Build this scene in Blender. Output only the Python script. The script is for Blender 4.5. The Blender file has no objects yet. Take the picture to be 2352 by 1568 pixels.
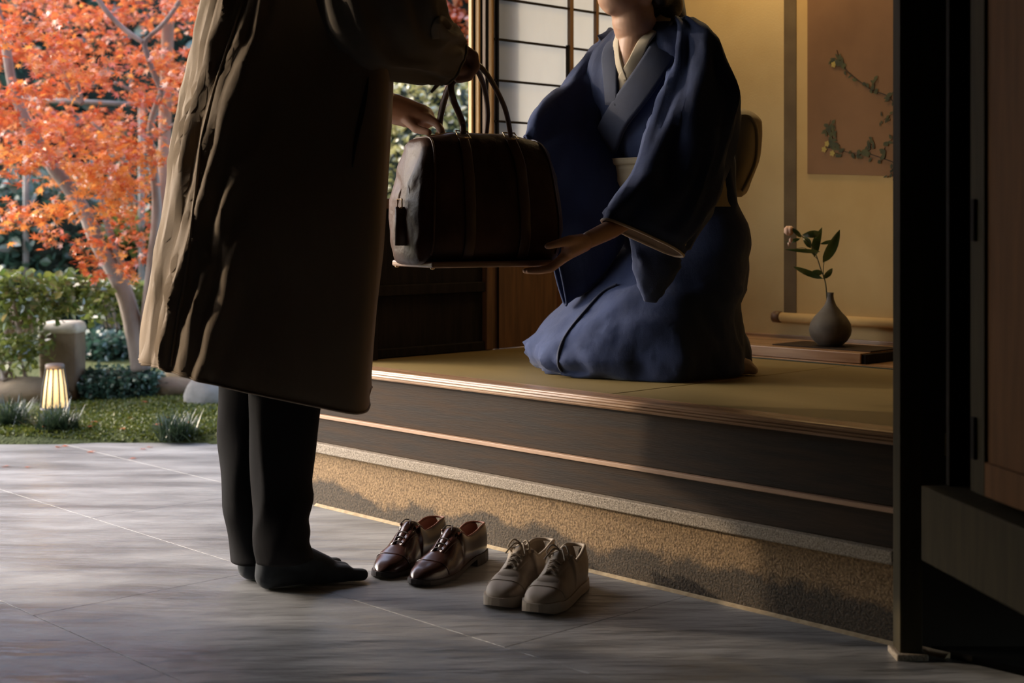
import bpy, bmesh, math, random
from mathutils import Vector, Matrix, noise
from mathutils.bvhtree import BVHTree

rnd = random.Random(7)
PI = math.pi
SC = bpy.context.scene
COL = SC.collection

# ------------------------------------------------------------------ camera
FPX = 3283.0          # focal length in pixels of the 2352-wide frame
EYE = 0.89            # eye height
HOR = 515.0           # row of the horizon
cam_d = bpy.data.cameras.new('camera')
cam = bpy.data.objects.new('camera', cam_d)
COL.objects.link(cam)
cam.location = (0, 0, EYE)
cam.rotation_euler = (PI / 2, 0, 0)
cam_d.sensor_width = 36
cam_d.lens = FPX / 2352 * 36
cam_d.shift_y = -(784 - HOR) / 2352
cam_d.clip_start = 0.05
cam_d.dof.use_dof = True
cam_d.dof.focus_distance = 3.85
cam_d.dof.aperture_fstop = 3.4
SC.camera = cam

# ------------------------------------------------------------------ sky, sun, exposure
world = bpy.data.worlds.new('world')
SC.world = world
world.use_nodes = True
wn = world.node_tree
for n_ in list(wn.nodes):
    wn.nodes.remove(n_)
sky = wn.nodes.new('ShaderNodeTexSky')
sky.sky_type = 'NISHITA'
sky.sun_disc = False
sky.sun_elevation = math.radians(40)
sky.sun_rotation = math.radians(-75)
sky.air_density = 1.0
sky.dust_density = 3.0
sky.ozone_density = 1.5
bg = wn.nodes.new('ShaderNodeBackground')
bg.inputs['Strength'].default_value = 1.85
wo = wn.nodes.new('ShaderNodeOutputWorld')
haze = wn.nodes.new('ShaderNodeMix'); haze.data_type = 'RGBA'
haze.inputs[0].default_value = 0.6
haze.inputs[7].default_value = (0.40, 0.39, 0.385, 1)     # thin bright cloud veil
wn.links.new(sky.outputs[0], haze.inputs[6])
wn.links.new(haze.outputs[2], bg.inputs[0])
wn.links.new(bg.outputs[0], wo.inputs[0])

def lamp(name, kind, loc, target, energy, color, **kw):
    d = bpy.data.lights.new(name, kind)
    d.energy = energy
    d.color = color
    for k, v in kw.items():
        setattr(d, k, v)
    o = bpy.data.objects.new(name, d)
    COL.objects.link(o)
    o.location = loc
    o.rotation_euler = (Vector(target) - Vector(loc)).to_track_quat('-Z', 'Y').to_euler()
    return o

sun = lamp('sun', 'SUN', (-9, 8, 4), (-9 + 1.0, 8 - 0.30, 4 - 0.27), 2.1, (1.0, 0.80, 0.58), angle=0.03)

SC.view_settings.view_transform = 'Standard'
SC.view_settings.look = 'None'
SC.view_settings.gamma = 1
SC.view_settings.exposure = 0.0
SC.view_settings.use_curve_mapping = False
SC.cycles.use_denoising = True
SC.cycles.max_bounces = 8
SC.cycles.sample_clamp_indirect = 6

# ------------------------------------------------------------------ frames of reference
UX, UY = 0.6889, -0.7248      # along the step, towards the near right
VX, VY = 0.7248, 0.6889       # into the house
OX, OY = 0.0, 3.88

def R(u, v, z=0.0):
    return Vector((OX + u * UX + v * VX, OY + u * UY + v * VY, z))

def W(px, py, Y):
    return Vector(((px - 1176) * Y / FPX, Y, EYE + (HOR - py) * Y / FPX))

def ZR(py, Y):
    return EYE + (HOR - py) * Y / FPX

def cr(tab, x):
    """smooth interpolation through (x, y) pairs"""
    if x <= tab[0][0]:
        return tab[0][1]
    if x >= tab[-1][0]:
        return tab[-1][1]
    for i in range(len(tab) - 1):
        if tab[i][0] <= x <= tab[i + 1][0]:
            break
    x0, y0 = tab[i]
    x1, y1 = tab[i + 1]
    h = x1 - x0
    d = (y1 - y0) / h
    dm = (y0 - tab[i - 1][1]) / (x0 - tab[i - 1][0]) if i > 0 else d
    dp = (tab[i + 2][1] - y1) / (tab[i + 2][0] - x1) if i + 2 < len(tab) else d
    m0 = 0 if dm * d <= 0 else 2 * dm * d / (dm + d)
    m1 = 0 if dp * d <= 0 else 2 * dp * d / (dp + d)
    t = (x - x0) / h
    return (y0 * (2 * t**3 - 3 * t**2 + 1) + h * m0 * (t**3 - 2 * t**2 + t)
            + y1 * (-2 * t**3 + 3 * t**2) + h * m1 * (t**3 - t**2))

# ------------------------------------------------------------------ object helpers
def tag(o, label=None, cat=None, group=None, kind=None):
    if label: o['label'] = label
    if cat: o['category'] = cat
    if group: o['group'] = group
    if kind: o['kind'] = kind
    return o

def obj(name, bm, m, parent=None, smooth=False, kind=None, label=None):
    me = bpy.data.meshes.new(name)
    bmesh.ops.recalc_face_normals(bm, faces=bm.faces[:])
    bm.to_mesh(me)
    bm.free()
    if smooth:
        for p in me.polygons:
            p.use_smooth = True
    ms = m if isinstance(m, (list, tuple)) else [m]
    for x in ms:
        me.materials.append(x)
    o = bpy.data.objects.new(name, me)
    COL.objects.link(o)
    if parent is not None:
        put(o, parent)
    if kind: o['kind'] = kind
    if label: o['label'] = label
    return o

def put(o, parent):
    """parent o, keeping its world-space coordinates"""
    o.parent = parent
    m = Matrix.Translation(parent.location) @ parent.rotation_euler.to_matrix().to_4x4()
    o.matrix_parent_inverse = m.inverted()

def thing(name, loc, label, cat, group=None, rz=0.0):
    o = bpy.data.objects.new(name, None)
    o.empty_display_size = 0.05
    COL.objects.link(o)
    o.location = loc
    o.rotation_euler = (0, 0, rz)
    return tag(o, label, cat, group)

def struct(o):
    o['kind'] = 'structure'
    return o

def hexa(bm, pts, bev=0.0):
    """box from 8 corners: bottom four then top four"""
    vs = [bm.verts.new(p) for p in pts]
    fs = [(0, 3, 2, 1), (4, 5, 6, 7), (0, 1, 5, 4), (1, 2, 6, 5), (2, 3, 7, 6), (3, 0, 4, 7)]
    faces = [bm.faces.new([vs[i] for i in f]) for f in fs]
    if bev > 0:
        es = list({e for f in faces for e in f.edges})
        bmesh.ops.bevel(bm, geom=es, offset=bev, segments=2, affect='EDGES', profile=0.5)

def ubox(bm, u0, u1, v0, v1, z0, z1, bev=0.0):
    hexa(bm, [R(u0, v0, z0), R(u1, v0, z0), R(u1, v1, z0), R(u0, v1, z0),
              R(u0, v0, z1), R(u1, v0, z1), R(u1, v1, z1), R(u0, v1, z1)], bev)

def wbox(bm, x0, x1, y0, y1, z0, z1, bev=0.0):
    hexa(bm, [Vector(p) for p in ((x0, y0, z0), (x1, y0, z0), (x1, y1, z0), (x0, y1, z0),
                                  (x0, y0, z1), (x1, y0, z1), (x1, y1, z1), (x0, y1, z1))], bev)

def uobj(name, dims, m, parent=None, bev=0.003, label=None):
    bm = bmesh.new()
    ubox(bm, *dims, bev)
    return obj(name, bm, m, parent, label=label)

def loft(bm, rings, closed=True, cap0=True, cap1=True):
    rows = [[bm.verts.new(p) for p in r] for r in rings]
    n = len(rows[0])
    for a, b in zip(rows[:-1], rows[1:]):
        for i in range(n if closed else n - 1):
            j = (i + 1) % n
            bm.faces.new((a[i], a[j], b[j], b[i]))
    if closed and cap0: bm.faces.new(rows[0][::-1])
    if closed and cap1: bm.faces.new(rows[-1])
    return rows

def frames(pts):
    pts = [Vector(p) for p in pts]
    out = []
    up = Vector((0, 0, 1))
    prev = None
    for i, p in enumerate(pts):
        t = (pts[min(i + 1, len(pts) - 1)] - pts[max(i - 1, 0)]).normalized()
        if prev is None:
            a = up if abs(t.z) < 0.9 else Vector((1, 0, 0))
            n = (a - t * a.dot(t)).normalized()
        else:
            n = (prev - t * prev.dot(t))
            n = n.normalized() if n.length > 1e-6 else Vector((1, 0, 0))
        prev = n
        out.append((p, t, n, t.cross(n)))
    return out

def tube(bm, pts, r, seg=8, flat=1.0, r2=None):
    fr = frames(pts)
    rings = []
    for i, (p, t, n, b) in enumerate(fr):
        k = i / max(1, len(fr) - 1)
        rr = r[i] if isinstance(r, (list, tuple)) else (r + (r2 - r) * k if r2 is not None else r)
        rings.append([p + n * (rr * math.cos(2 * PI * j / seg)) + b * (rr * flat * math.sin(2 * PI * j / seg)) for j in range(seg)])
    loft(bm, rings)

def spline(pts, n=6):
    """Catmull-Rom through the points"""
    pts = [Vector(p) for p in pts]
    out = []
    for i in range(len(pts) - 1):
        p0 = pts[max(i - 1, 0)]; p1 = pts[i]; p2 = pts[i + 1]; p3 = pts[min(i + 2, len(pts) - 1)]
        for k in range(n):
            t = k / n
            out.append(0.5 * ((2 * p1) + (p2 - p0) * t + (2 * p0 - 5 * p1 + 4 * p2 - p3) * t * t + (3 * p1 - p0 - 3 * p2 + p3) * t**3))
    out.append(pts[-1])
    return out

def lathe(bm, prof, c, seg=32):
    rings = [[Vector(c) + Vector((r * math.cos(2 * PI * j / seg), r * math.sin(2 * PI * j / seg), z)) for j in range(seg)] for r, z in prof]
    loft(bm, rings)

def ball(bm, c, r, rot=None, sub=2):
    """ellipsoid"""
    r = (r, r, r) if not isinstance(r, (tuple, list)) else r
    m = Matrix.Translation(Vector(c)) @ (rot.to_4x4() if rot else Matrix.Identity(4)) @ Matrix.Diagonal((r[0], r[1], r[2], 1))
    bmesh.ops.create_icosphere(bm, subdivisions=sub, radius=1.0, matrix=m)

def limb(bm, p0, p1, r0, r1, seg=16):
    """tapered capsule, closed"""
    p0, p1 = Vector(p0), Vector(p1)
    t = (p1 - p0).normalized()
    a = Vector((0, 0, 1)) if abs(t.z) < 0.9 else Vector((1, 0, 0))
    n = (a - t * a.dot(t)).normalized()
    b = t.cross(n)
    rings = []
    for k in (-80, -55, -30, 0):
        e = math.radians(k)
        rings.append((p0 + t * (r0 * math.sin(e)), r0 * math.cos(e)))
    for k in (0, 30, 55, 80):
        e = math.radians(k)
        rings.append((p1 + t * (r1 * math.sin(e)), r1 * math.cos(e)))
    loft(bm, [[c + n * (r * math.cos(2 * PI * j / seg)) + b * (r * math.sin(2 * PI * j / seg)) for j in range(seg)] for c, r in rings])

def chain(bm, pts, rs, seg=14):
    for i in range(len(pts) - 1):
        limb(bm, pts[i], pts[i + 1], rs[i], rs[i + 1], seg)

def fuse(name, bm, m, parent, voxel=0.004, smooth_it=3):
    """union of closed pieces into one continuous skin"""
    me = bpy.data.meshes.new(name)
    bmesh.ops.recalc_face_normals(bm, faces=bm.faces[:])
    bm.to_mesh(me); bm.free()
    t = bpy.data.objects.new(name + '_raw', me)
    COL.objects.link(t)
    md = t.modifiers.new('r', 'REMESH'); md.mode = 'VOXEL'; md.voxel_size = voxel; md.use_smooth_shade = True
    ms = t.modifiers.new('s', 'SMOOTH'); ms.factor = 0.5; ms.iterations = smooth_it
    dg = bpy.context.evaluated_depsgraph_get()
    me2 = bpy.data.meshes.new_from_object(t.evaluated_get(dg))
    bpy.data.objects.remove(t); bpy.data.meshes.remove(me)
    me2.name = name
    me2.materials.clear()
    me2.materials.append(m)
    for p in me2.polygons: p.use_smooth = True
    o = bpy.data.objects.new(name, me2)
    COL.objects.link(o)
    if parent is not None: put(o, parent)
    return o

def bake(o):
    """apply the modifiers of o to its mesh"""
    dg = bpy.context.evaluated_depsgraph_get()
    me = bpy.data.meshes.new_from_object(o.evaluated_get(dg))
    me.name = o.data.name
    o.modifiers.clear()
    o.data = me
    return o

def bvh(*objs):
    vs, fs = [], []
    for o in objs:
        k = len(vs)
        vs += [v.co.copy() for v in o.data.vertices]
        fs += [[i + k for i in p.vertices] for p in o.data.polygons]
    return BVHTree.FromPolygons(vs, fs)

def on(tree, px, py, off=0.003):
    """the point of a built surface that is seen at (px, py); returns point, normal"""
    o = Vector((0, 0, EYE))
    d = Vector(((px - 1176) / FPX, 1, (HOR - py) / FPX)).normalized()
    hit, nrm, _, _ = tree.ray_cast(o, d)
    if hit is None:
        hit, nrm, _, _ = tree.find_nearest(o + d * 4.0)
    if nrm.dot(d) > 0: nrm = -nrm
    return hit + nrm * off, nrm

def ribbon(bm, pts, nrms, width, thick=0.002):
    """flat band following a surface; width may be a list"""
    n = len(pts)
    rings = []
    for i in range(n):
        t = (pts[min(i + 1, n - 1)] - pts[max(i - 1, 0)]).normalized()
        s = t.cross(nrms[i]).normalized()
        w = (width[i] if isinstance(width, (list, tuple)) else width) / 2
        p = pts[i]; nn = nrms[i]
        rings.append([p - s * w - nn * thick, p - s * w + nn * thick * 0.6, p - s * (w * 0.8) + nn * thick,
                      p + s * (w * 0.8) + nn * thick, p + s * w + nn * thick * 0.6, p + s * w - nn * thick])
    loft(bm, rings)

def drape(bm, tree, pix, width, off=0.003, thick=0.002, n=6):
    sp = spline([Vector((p[0], p[1], 0)) for p in pix], n)
    P, N = [], []
    for q in sp:
        a, b = on(tree, q.x, q.y, off)
        P.append(a); N.append(b)
    for _ in range(2):
        P = [P[0]] + [(P[i - 1] + P[i] * 2 + P[i + 1]) / 4 for i in range(1, len(P) - 1)] + [P[-1]]
        N = [N[0]] + [(N[i - 1] + N[i] * 2 + N[i + 1]).normalized() for i in range(1, len(N) - 1)] + [N[-1]]
    ribbon(bm, P, N, width, thick)

# ------------------------------------------------------------------ materials
def new_mat(name):
    m = bpy.data.materials.new(name)
    m.use_nodes = True
    nt = m.node_tree
    b = nt.nodes['Principled BSDF']
    return m, nt, b

def pm(name, c1, c2=None, scale=6.0, rough=0.6, bump=0.0, bscale=None, stretch=(1, 1, 1), rot=0.0, metallic=0.0,
       sheen=0.0, spec=0.5, detail=5, coat=0.0, rough2=None, bdist=0.01, per_object=0.0, lo=0.35, hi=0.65):
    m, nt, b = new_mat(name)
    L = nt.links
    tc = nt.nodes.new('ShaderNodeTexCoord')
    mp0 = nt.nodes.new('ShaderNodeMapping'); mp0.inputs['Rotation'].default_value = (0, 0, rot)
    mp = nt.nodes.new('ShaderNodeMapping'); mp.inputs['Scale'].default_value = stretch
    L.new(tc.outputs['Object'], mp0.inputs['Vector']); L.new(mp0.outputs[0], mp.inputs['Vector'])
    nz = nt.nodes.new('ShaderNodeTexNoise')
    nz.inputs['Scale'].default_value = scale; nz.inputs['Detail'].default_value = detail
    L.new(mp.outputs[0], nz.inputs['Vector'])
    ramp = nt.nodes.new('ShaderNodeValToRGB')
    ramp.color_ramp.elements[0].position = lo; ramp.color_ramp.elements[1].position = hi
    ramp.color_ramp.elements[0].color = (*c1, 1); ramp.color_ramp.elements[1].color = (*(c2 or c1), 1)
    L.new(nz.outputs['Fac'], ramp.inputs['Fac'])
    col = ramp.outputs['Color']
    if per_object:
        oi = nt.nodes.new('ShaderNodeObjectInfo')
        mr = nt.nodes.new('ShaderNodeMapRange')
        mr.inputs['To Min'].default_value = 1 - per_object; mr.inputs['To Max'].default_value = 1 + per_object
        L.new(oi.outputs['Random'], mr.inputs['Value'])
        hs = nt.nodes.new('ShaderNodeHueSaturation')
        L.new(mr.outputs[0], hs.inputs['Value']); L.new(col, hs.inputs['Color'])
        col = hs.outputs['Color']
    L.new(col, b.inputs['Base Color'])
    b.inputs['Roughness'].default_value = rough
    b.inputs['Metallic'].default_value = metallic
    b.inputs['Specular IOR Level'].default_value = spec
    if sheen:
        b.inputs['Sheen Weight'].default_value = sheen
        b.inputs['Sheen Roughness'].default_value = 0.4
    if coat:
        b.inputs['Coat Weight'].default_value = coat
        b.inputs['Coat Roughness'].default_value = 0.15
    if rough2 is not None:
        mr2 = nt.nodes.new('ShaderNodeMapRange')
        mr2.inputs['From Min'].default_value = 0.3; mr2.inputs['From Max'].default_value = 0.7
        mr2.inputs['To Min'].default_value = rough; mr2.inputs['To Max'].default_value = rough2
        L.new(nz.outputs['Fac'], mr2.inputs['Value']); L.new(mr2.outputs[0], b.inputs['Roughness'])
    if bump:
        nb = nt.nodes.new('ShaderNodeTexNoise')
        nb.inputs['Scale'].default_value = bscale or scale * 3; nb.inputs['Detail'].default_value = 6
        L.new(mp.outputs[0], nb.inputs['Vector'])
        bp = nt.nodes.new('ShaderNodeBump')
        bp.inputs['Strength'].default_value = bump; bp.inputs['Distance'].default_value = bdist
        L.new(nb.outputs['Fac'], bp.inputs['Height']); L.new(bp.outputs[0], b.inputs['Normal'])
    return m

def weave(m, sc=900.0, strength=0.25, rot=0.0):
    """adds a fine woven relief on top of a material's colour"""
    nt = m.node_tree; L = nt.links; b = nt.nodes['Principled BSDF']
    tc = nt.nodes.new('ShaderNodeTexCoord')
    mp = nt.nodes.new('ShaderNodeMapping'); mp.inputs['Rotation'].default_value = (0.3, 0.2, rot)
    L.new(tc.outputs['Object'], mp.inputs['Vector'])
    nz = nt.nodes.new('ShaderNodeTexNoise'); nz.inputs['Scale'].default_value = sc; nz.inputs['Detail'].default_value = 2
    L.new(mp.outputs[0], nz.inputs['Vector'])
    bp = nt.nodes.new('ShaderNodeBump'); bp.inputs['Strength'].default_value = strength; bp.inputs['Distance'].default_value = 0.002
    L.new(nz.outputs['Fac'], bp.inputs['Height'])
    old = b.inputs['Normal'].links
    if old: L.new(old[0].from_socket, bp.inputs['Normal'])
    L.new(bp.outputs[0], b.inputs['Normal'])
    return m

def leaf_mat(name, cols, trans=0.5, gloss=0.12, rough=0.35):
    m = bpy.data.materials.new(name); m.use_nodes = True
    nt = m.node_tree; L = nt.links
    for n in list(nt.nodes): nt.nodes.remove(n)
    ge = nt.nodes.new('ShaderNodeNewGeometry'); oi = nt.nodes.new('ShaderNodeObjectInfo')
    ad = nt.nodes.new('ShaderNodeMath'); ad.operation = 'ADD'
    fr = nt.nodes.new('ShaderNodeMath'); fr.operation = 'FRACT'
    L.new(ge.outputs['Random Per Island'], ad.inputs[0]); L.new(oi.outputs['Random'], ad.inputs[1]); L.new(ad.outputs[0], fr.inputs[0])
    rp = nt.nodes.new('ShaderNodeValToRGB')
    els = rp.color_ramp.elements
    while len(els) < len(cols): els.new(0.5)
    for i, c in enumerate(cols):
        els[i].position = i / (len(cols) - 1); els[i].color = (*c, 1)
    L.new(fr.outputs[0], rp.inputs['Fac'])
    di = nt.nodes.new('ShaderNodeBsdfDiffuse'); tr = nt.nodes.new('ShaderNodeBsdfTranslucent'); gl = nt.nodes.new('ShaderNodeBsdfGlossy')
    gl.inputs['Roughness'].default_value = rough
    L.new(rp.outputs[0], di.inputs['Color']); L.new(rp.outputs[0], tr.inputs['Color'])
    m1 = nt.nodes.new('ShaderNodeMixShader'); m1.inputs[0].default_value = trans
    m2 = nt.nodes.new('ShaderNodeMixShader'); m2.inputs[0].default_value = gloss
    L.new(di.outputs[0], m1.inputs[1]); L.new(tr.outputs[0], m1.inputs[2])
    L.new(m1.outputs[0], m2.inputs[1]); L.new(gl.outputs[0], m2.inputs[2])
    out = nt.nodes.new('ShaderNodeOutputMaterial'); L.new(m2.outputs[0], out.inputs[0])
    return m

ROT = math.radians(46.46)
M = {}
M['slate'] = pm('slate', (0.17, 0.17, 0.172), (0.32, 0.32, 0.318), 5, 0.30, 0.8, 13, (0.40, 1.7, 1), 0.0, rough2=0.5, per_object=0.05, bdist=0.022)
M['grout'] = pm('grout', (0.09, 0.088, 0.085), rough=0.9)
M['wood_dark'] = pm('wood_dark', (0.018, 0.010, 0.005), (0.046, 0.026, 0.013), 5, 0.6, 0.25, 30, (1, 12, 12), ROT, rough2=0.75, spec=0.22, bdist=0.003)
M['wood_black'] = pm('wood_black', (0.009, 0.007, 0.005), (0.018, 0.013, 0.009), 6, 0.8, 0.2, 30, (12, 12, 1), ROT, spec=0.15)
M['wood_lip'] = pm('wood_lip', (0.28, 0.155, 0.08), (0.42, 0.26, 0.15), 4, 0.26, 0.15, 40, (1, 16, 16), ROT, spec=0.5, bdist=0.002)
M['wood_pale'] = pm('wood_pale', (0.40, 0.24, 0.15), (0.52, 0.33, 0.21), 4, 0.5, 0.15, 40, (1, 16, 16), ROT, bdist=0.002)
M['wood_honey'] = pm('wood_honey', (0.70, 0.42, 0.16), (0.80, 0.52, 0.23), 5, 0.5, 0.1, 30, (14, 14, 1), ROT, bdist=0.002)
M['wood_brown'] = pm('wood_brown', (0.10, 0.05, 0.022), (0.17, 0.085, 0.035), 5, 0.5, 0.15, 30, (12, 12, 1), ROT, bdist=0.002)
M['wood_post'] = pm('wood_post', (0.036, 0.028, 0.012), (0.05, 0.038, 0.017), 5, 0.75, 0.15, 30, (12, 12, 1), ROT, spec=0.2, bdist=0.002)
M['wood_door'] = pm('wood_door', (0.11, 0.046, 0.011), (0.15, 0.065, 0.018), 5, 0.7, 0.12, 30, (12, 12, 1), ROT, spec=0.2, bdist=0.002)
M['granite'] = pm('granite', (0.17, 0.135, 0.095), (0.42, 0.345, 0.26), 260, 0.7, 0.7, 300, detail=3, bdist=0.003)
M['tatami'] = pm('tatami', (0.15, 0.105, 0.034), (0.22, 0.158, 0.058), 3, 0.55, 0.35, 220, (0.12, 1, 1), ROT, spec=0.3, bdist=0.002)
M['green_edge'] = pm('green_edge', (0.012, 0.03, 0.025), rough=0.8)
M['plaster'] = pm('plaster', (0.47, 0.33, 0.145), (0.55, 0.40, 0.19), 3, 0.9, 0.3, 180, bdist=0.002)
M['paper_cream'] = pm('paper_cream', (0.49, 0.31, 0.11), (0.56, 0.37, 0.145), 4, 0.85, 0.1, 120, bdist=0.001)
M['paper_brown'] = pm('paper_brown', (0.17, 0.08, 0.03), (0.24, 0.12, 0.05), 3, 0.85, 0.1, 160, bdist=0.001)
M['scroll_band'] = pm('scroll_band', (0.11, 0.07, 0.03), (0.15, 0.10, 0.045), 9, 0.85)
M['paint_green'] = pm('paint_green', (0.025, 0.028, 0.012), (0.075, 0.075, 0.022), 30, 0.8)
M['paint_twig'] = pm('paint_twig', (0.035, 0.02, 0.012), rough=0.8)
M['paint_flower'] = pm('paint_flower', (0.45, 0.33, 0.08), rough=0.8)
M['ceil'] = pm('ceiling_wood', (0.05, 0.035, 0.022), (0.08, 0.055, 0.035), 4, 0.7, 0.1, 20, (1, 10, 10), ROT)
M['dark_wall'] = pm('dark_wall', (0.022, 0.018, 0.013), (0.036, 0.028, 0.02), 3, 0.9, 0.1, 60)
# cement base with a wavy damp band along its foot
def base_mat():
    m, nt, b = new_mat('cement_base')
    L = nt.links
    tc = nt.nodes.new('ShaderNodeTexCoord')
    n1 = nt.nodes.new('ShaderNodeTexNoise'); n1.inputs['Scale'].default_value = 5; n1.inputs['Detail'].default_value = 9; n1.inputs['Roughness'].default_value = 0.65
    n2 = nt.nodes.new('ShaderNodeTexNoise'); n2.inputs['Scale'].default_value = 170; n2.inputs['Detail'].default_value = 4
    L.new(tc.outputs['Object'], n1.inputs['Vector']); L.new(tc.outputs['Object'], n2.inputs['Vector'])
    sep = nt.nodes.new('ShaderNodeSeparateXYZ'); L.new(tc.outputs['Object'], sep.inputs[0])
    a = nt.nodes.new('ShaderNodeMath'); a.operation = 'MULTIPLY_ADD'; a.inputs[1].default_value = 0.22; a.inputs[2].default_value = -0.11
    L.new(n1.outputs['Fac'], a.inputs[0])
    s = nt.nodes.new('ShaderNodeMath'); s.operation = 'ADD'; L.new(sep.outputs['Z'], s.inputs[0]); L.new(a.outputs[0], s.inputs[1])
    mr = nt.nodes.new('ShaderNodeMapRange'); mr.inputs['From Min'].default_value = 0.06; mr.inputs['From Max'].default_value = 0.085
    L.new(s.outputs[0], mr.inputs['Value'])
    r1 = nt.nodes.new('ShaderNodeValToRGB'); r2 = nt.nodes.new('ShaderNodeValToRGB')
    for r, c1, c2 in ((r1, (0.04, 0.030, 0.019), (0.10, 0.072, 0.044)), (r2, (0.14, 0.085, 0.038), (0.35, 0.225, 0.11))):
        r.color_ramp.elements[0].position = 0.35; r.color_ramp.elements[1].position = 0.65
        r.color_ramp.elements[0].color = (*c1, 1); r.color_ramp.elements[1].color = (*c2, 1)
        L.new(n2.outputs['Fac'], r.inputs['Fac'])
    mx = nt.nodes.new('ShaderNodeMix'); mx.data_type = 'RGBA'
    L.new(mr.outputs[0], mx.inputs[0]); L.new(r1.outputs[0], mx.inputs[6]); L.new(r2.outputs[0], mx.inputs[7])
    L.new(mx.outputs[2], b.inputs['Base Color'])
    b.inputs['Roughness'].default_value = 0.85
    bp = nt.nodes.new('ShaderNodeBump'); bp.inputs['Strength'].default_value = 0.8; bp.inputs['Distance'].default_value = 0.004
    L.new(n2.outputs['Fac'], bp.inputs['Height']); L.new(bp.outputs[0], b.inputs['Normal'])
    return m
M['cement'] = base_mat()
# shoji paper: thin and translucent
def paper_mat(name, col, tr):
    m = bpy.data.materials.new(name); m.use_nodes = True
    nt = m.node_tree; L = nt.links
    for n in list(nt.nodes): nt.nodes.remove(n)
    nz = nt.nodes.new('ShaderNodeTexNoise'); nz.inputs['Scale'].default_value = 14; nz.inputs['Detail'].default_value = 6
    rp = nt.nodes.new('ShaderNodeValToRGB')
    rp.color_ramp.elements[0].color = (*[c * 0.93 for c in col], 1); rp.color_ramp.elements[1].color = (*col, 1)
    L.new(nz.outputs['Fac'], rp.inputs['Fac'])
    di = nt.nodes.new('ShaderNodeBsdfDiffuse'); ts = nt.nodes.new('ShaderNodeBsdfTranslucent')
    L.new(rp.outputs[0], di.inputs['Color']); L.new(rp.outputs[0], ts.inputs['Color'])
    mx = nt.nodes.new('ShaderNodeMixShader'); mx.inputs[0].default_value = tr
    L.new(di.outputs[0], mx.inputs[1]); L.new(ts.outputs[0], mx.inputs[2])
    out = nt.nodes.new('ShaderNodeOutputMaterial'); L.new(mx.outputs[0], out.inputs[0])
    return m
M['shoji_paper'] = paper_mat('shoji_paper', (0.70, 0.70, 0.68), 0.72)

# ------------------------------------------------------------------ the setting
# entrance floor of large slate tiles, each a part of the floor
floor = uobj('floor', (-4.6, 4.2, -4.2, 0.05, -0.30, -0.028), M['grout'], bev=0)
struct(floor)
uobj('floor_bed', (1.19, 4.2, 0.05, 1.9, -0.30, -0.001), M['dark_wall'], floor, bev=0)
uobj('floor_bed', (-4.6, -0.86, 0.05, 3.0, -0.30, -0.028), M['grout'], floor, bev=0)
TU, TV = 1.83, 0.61
k = 0
for j in range(-6, 5):
    for i in range(-3, 3):
        u0 = i * TU + (0.62 if j % 2 else -0.30)
        v0 = j * TV
        u1, v1 = u0 + TU, v0 + TV
        if j >= 0 and u0 > -0.9: continue
        if j >= 0: u1 = min(u1, -0.88)
        c = R((u0 + u1) / 2, (v0 + v1) / 2)
        if c.y < 1.2 or c.y > 6.4 or c.x > 2.2 or c.x < -4.5: continue
        if u1 - u0 < 0.1: continue
        g = 0.0009
        dz = rnd.uniform(-0.0006, 0.0)
        uobj('stone_tile', (u0 + g, u1 - g, v0 + g, v1 - g, -0.028, dz), M['slate'], floor, bev=0.0008)

# raised step
step_base = uobj('step_base', (-0.95, 1.185, 0.0, 0.12, -0.02, 0.172), M['cement'], bev=0.002)
tag(step_base, 'rough cement base of the step with a damp stain', 'step base', kind='structure')
fil = bmesh.new()
loft(fil, [[R(u, -0.012 + 0.002 * noise.noise((u * 9, 0, 0)), 0.0), R(u, -0.001, 0.006), R(u, 0.01, 0.008), R(u, 0.01, -0.01)] for u in [x * 0.05 - 0.9 for x in range(45)]])
obj('mortar_line', fil, pm('mortar', (0.34, 0.25, 0.14), (0.46, 0.36, 0.22), 60, 0.8), step_base)
gr = uobj('granite_ledge', (-0.95, 1.185, -0.022, 0.12, 0.172, 0.202), M['granite'], bev=0.003)
tag(gr, 'speckled granite ledge running along the step', 'ledge', kind='structure')
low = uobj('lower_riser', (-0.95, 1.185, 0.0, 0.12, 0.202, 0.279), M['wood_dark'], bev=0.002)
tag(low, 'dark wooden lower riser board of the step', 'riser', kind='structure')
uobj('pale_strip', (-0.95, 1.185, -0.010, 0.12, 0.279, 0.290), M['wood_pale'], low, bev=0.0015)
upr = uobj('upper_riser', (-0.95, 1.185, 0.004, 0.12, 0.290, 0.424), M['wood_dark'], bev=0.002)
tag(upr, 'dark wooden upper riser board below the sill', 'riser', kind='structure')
lip = bmesh.new()
prof = [(0.07, 0.424), (-0.012, 0.424), (-0.014, 0.4275), (-0.014, 0.4305), (-0.010, 0.4312), (-0.010, 0.4325), (-0.0135, 0.4335),
        (-0.0125, 0.4375), (-0.008, 0.4380), (-0.008, 0.4395), (-0.0115, 0.4405), (-0.009, 0.4445), (-0.003, 0.4450), (-0.002, 0.4462), (-0.001, 0.4485), (0.006, 0.450), (0.07, 0.450)]
loft(lip, [[R(u, a, b) for a, b in prof] for u in (-0.95, -0.3, 0.4, 1.185)])
lip = obj('sill', lip, M['wood_lip'])
tag(lip, 'grooved polished wooden sill at the edge of the tatami', 'sill', kind='structure')

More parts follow.
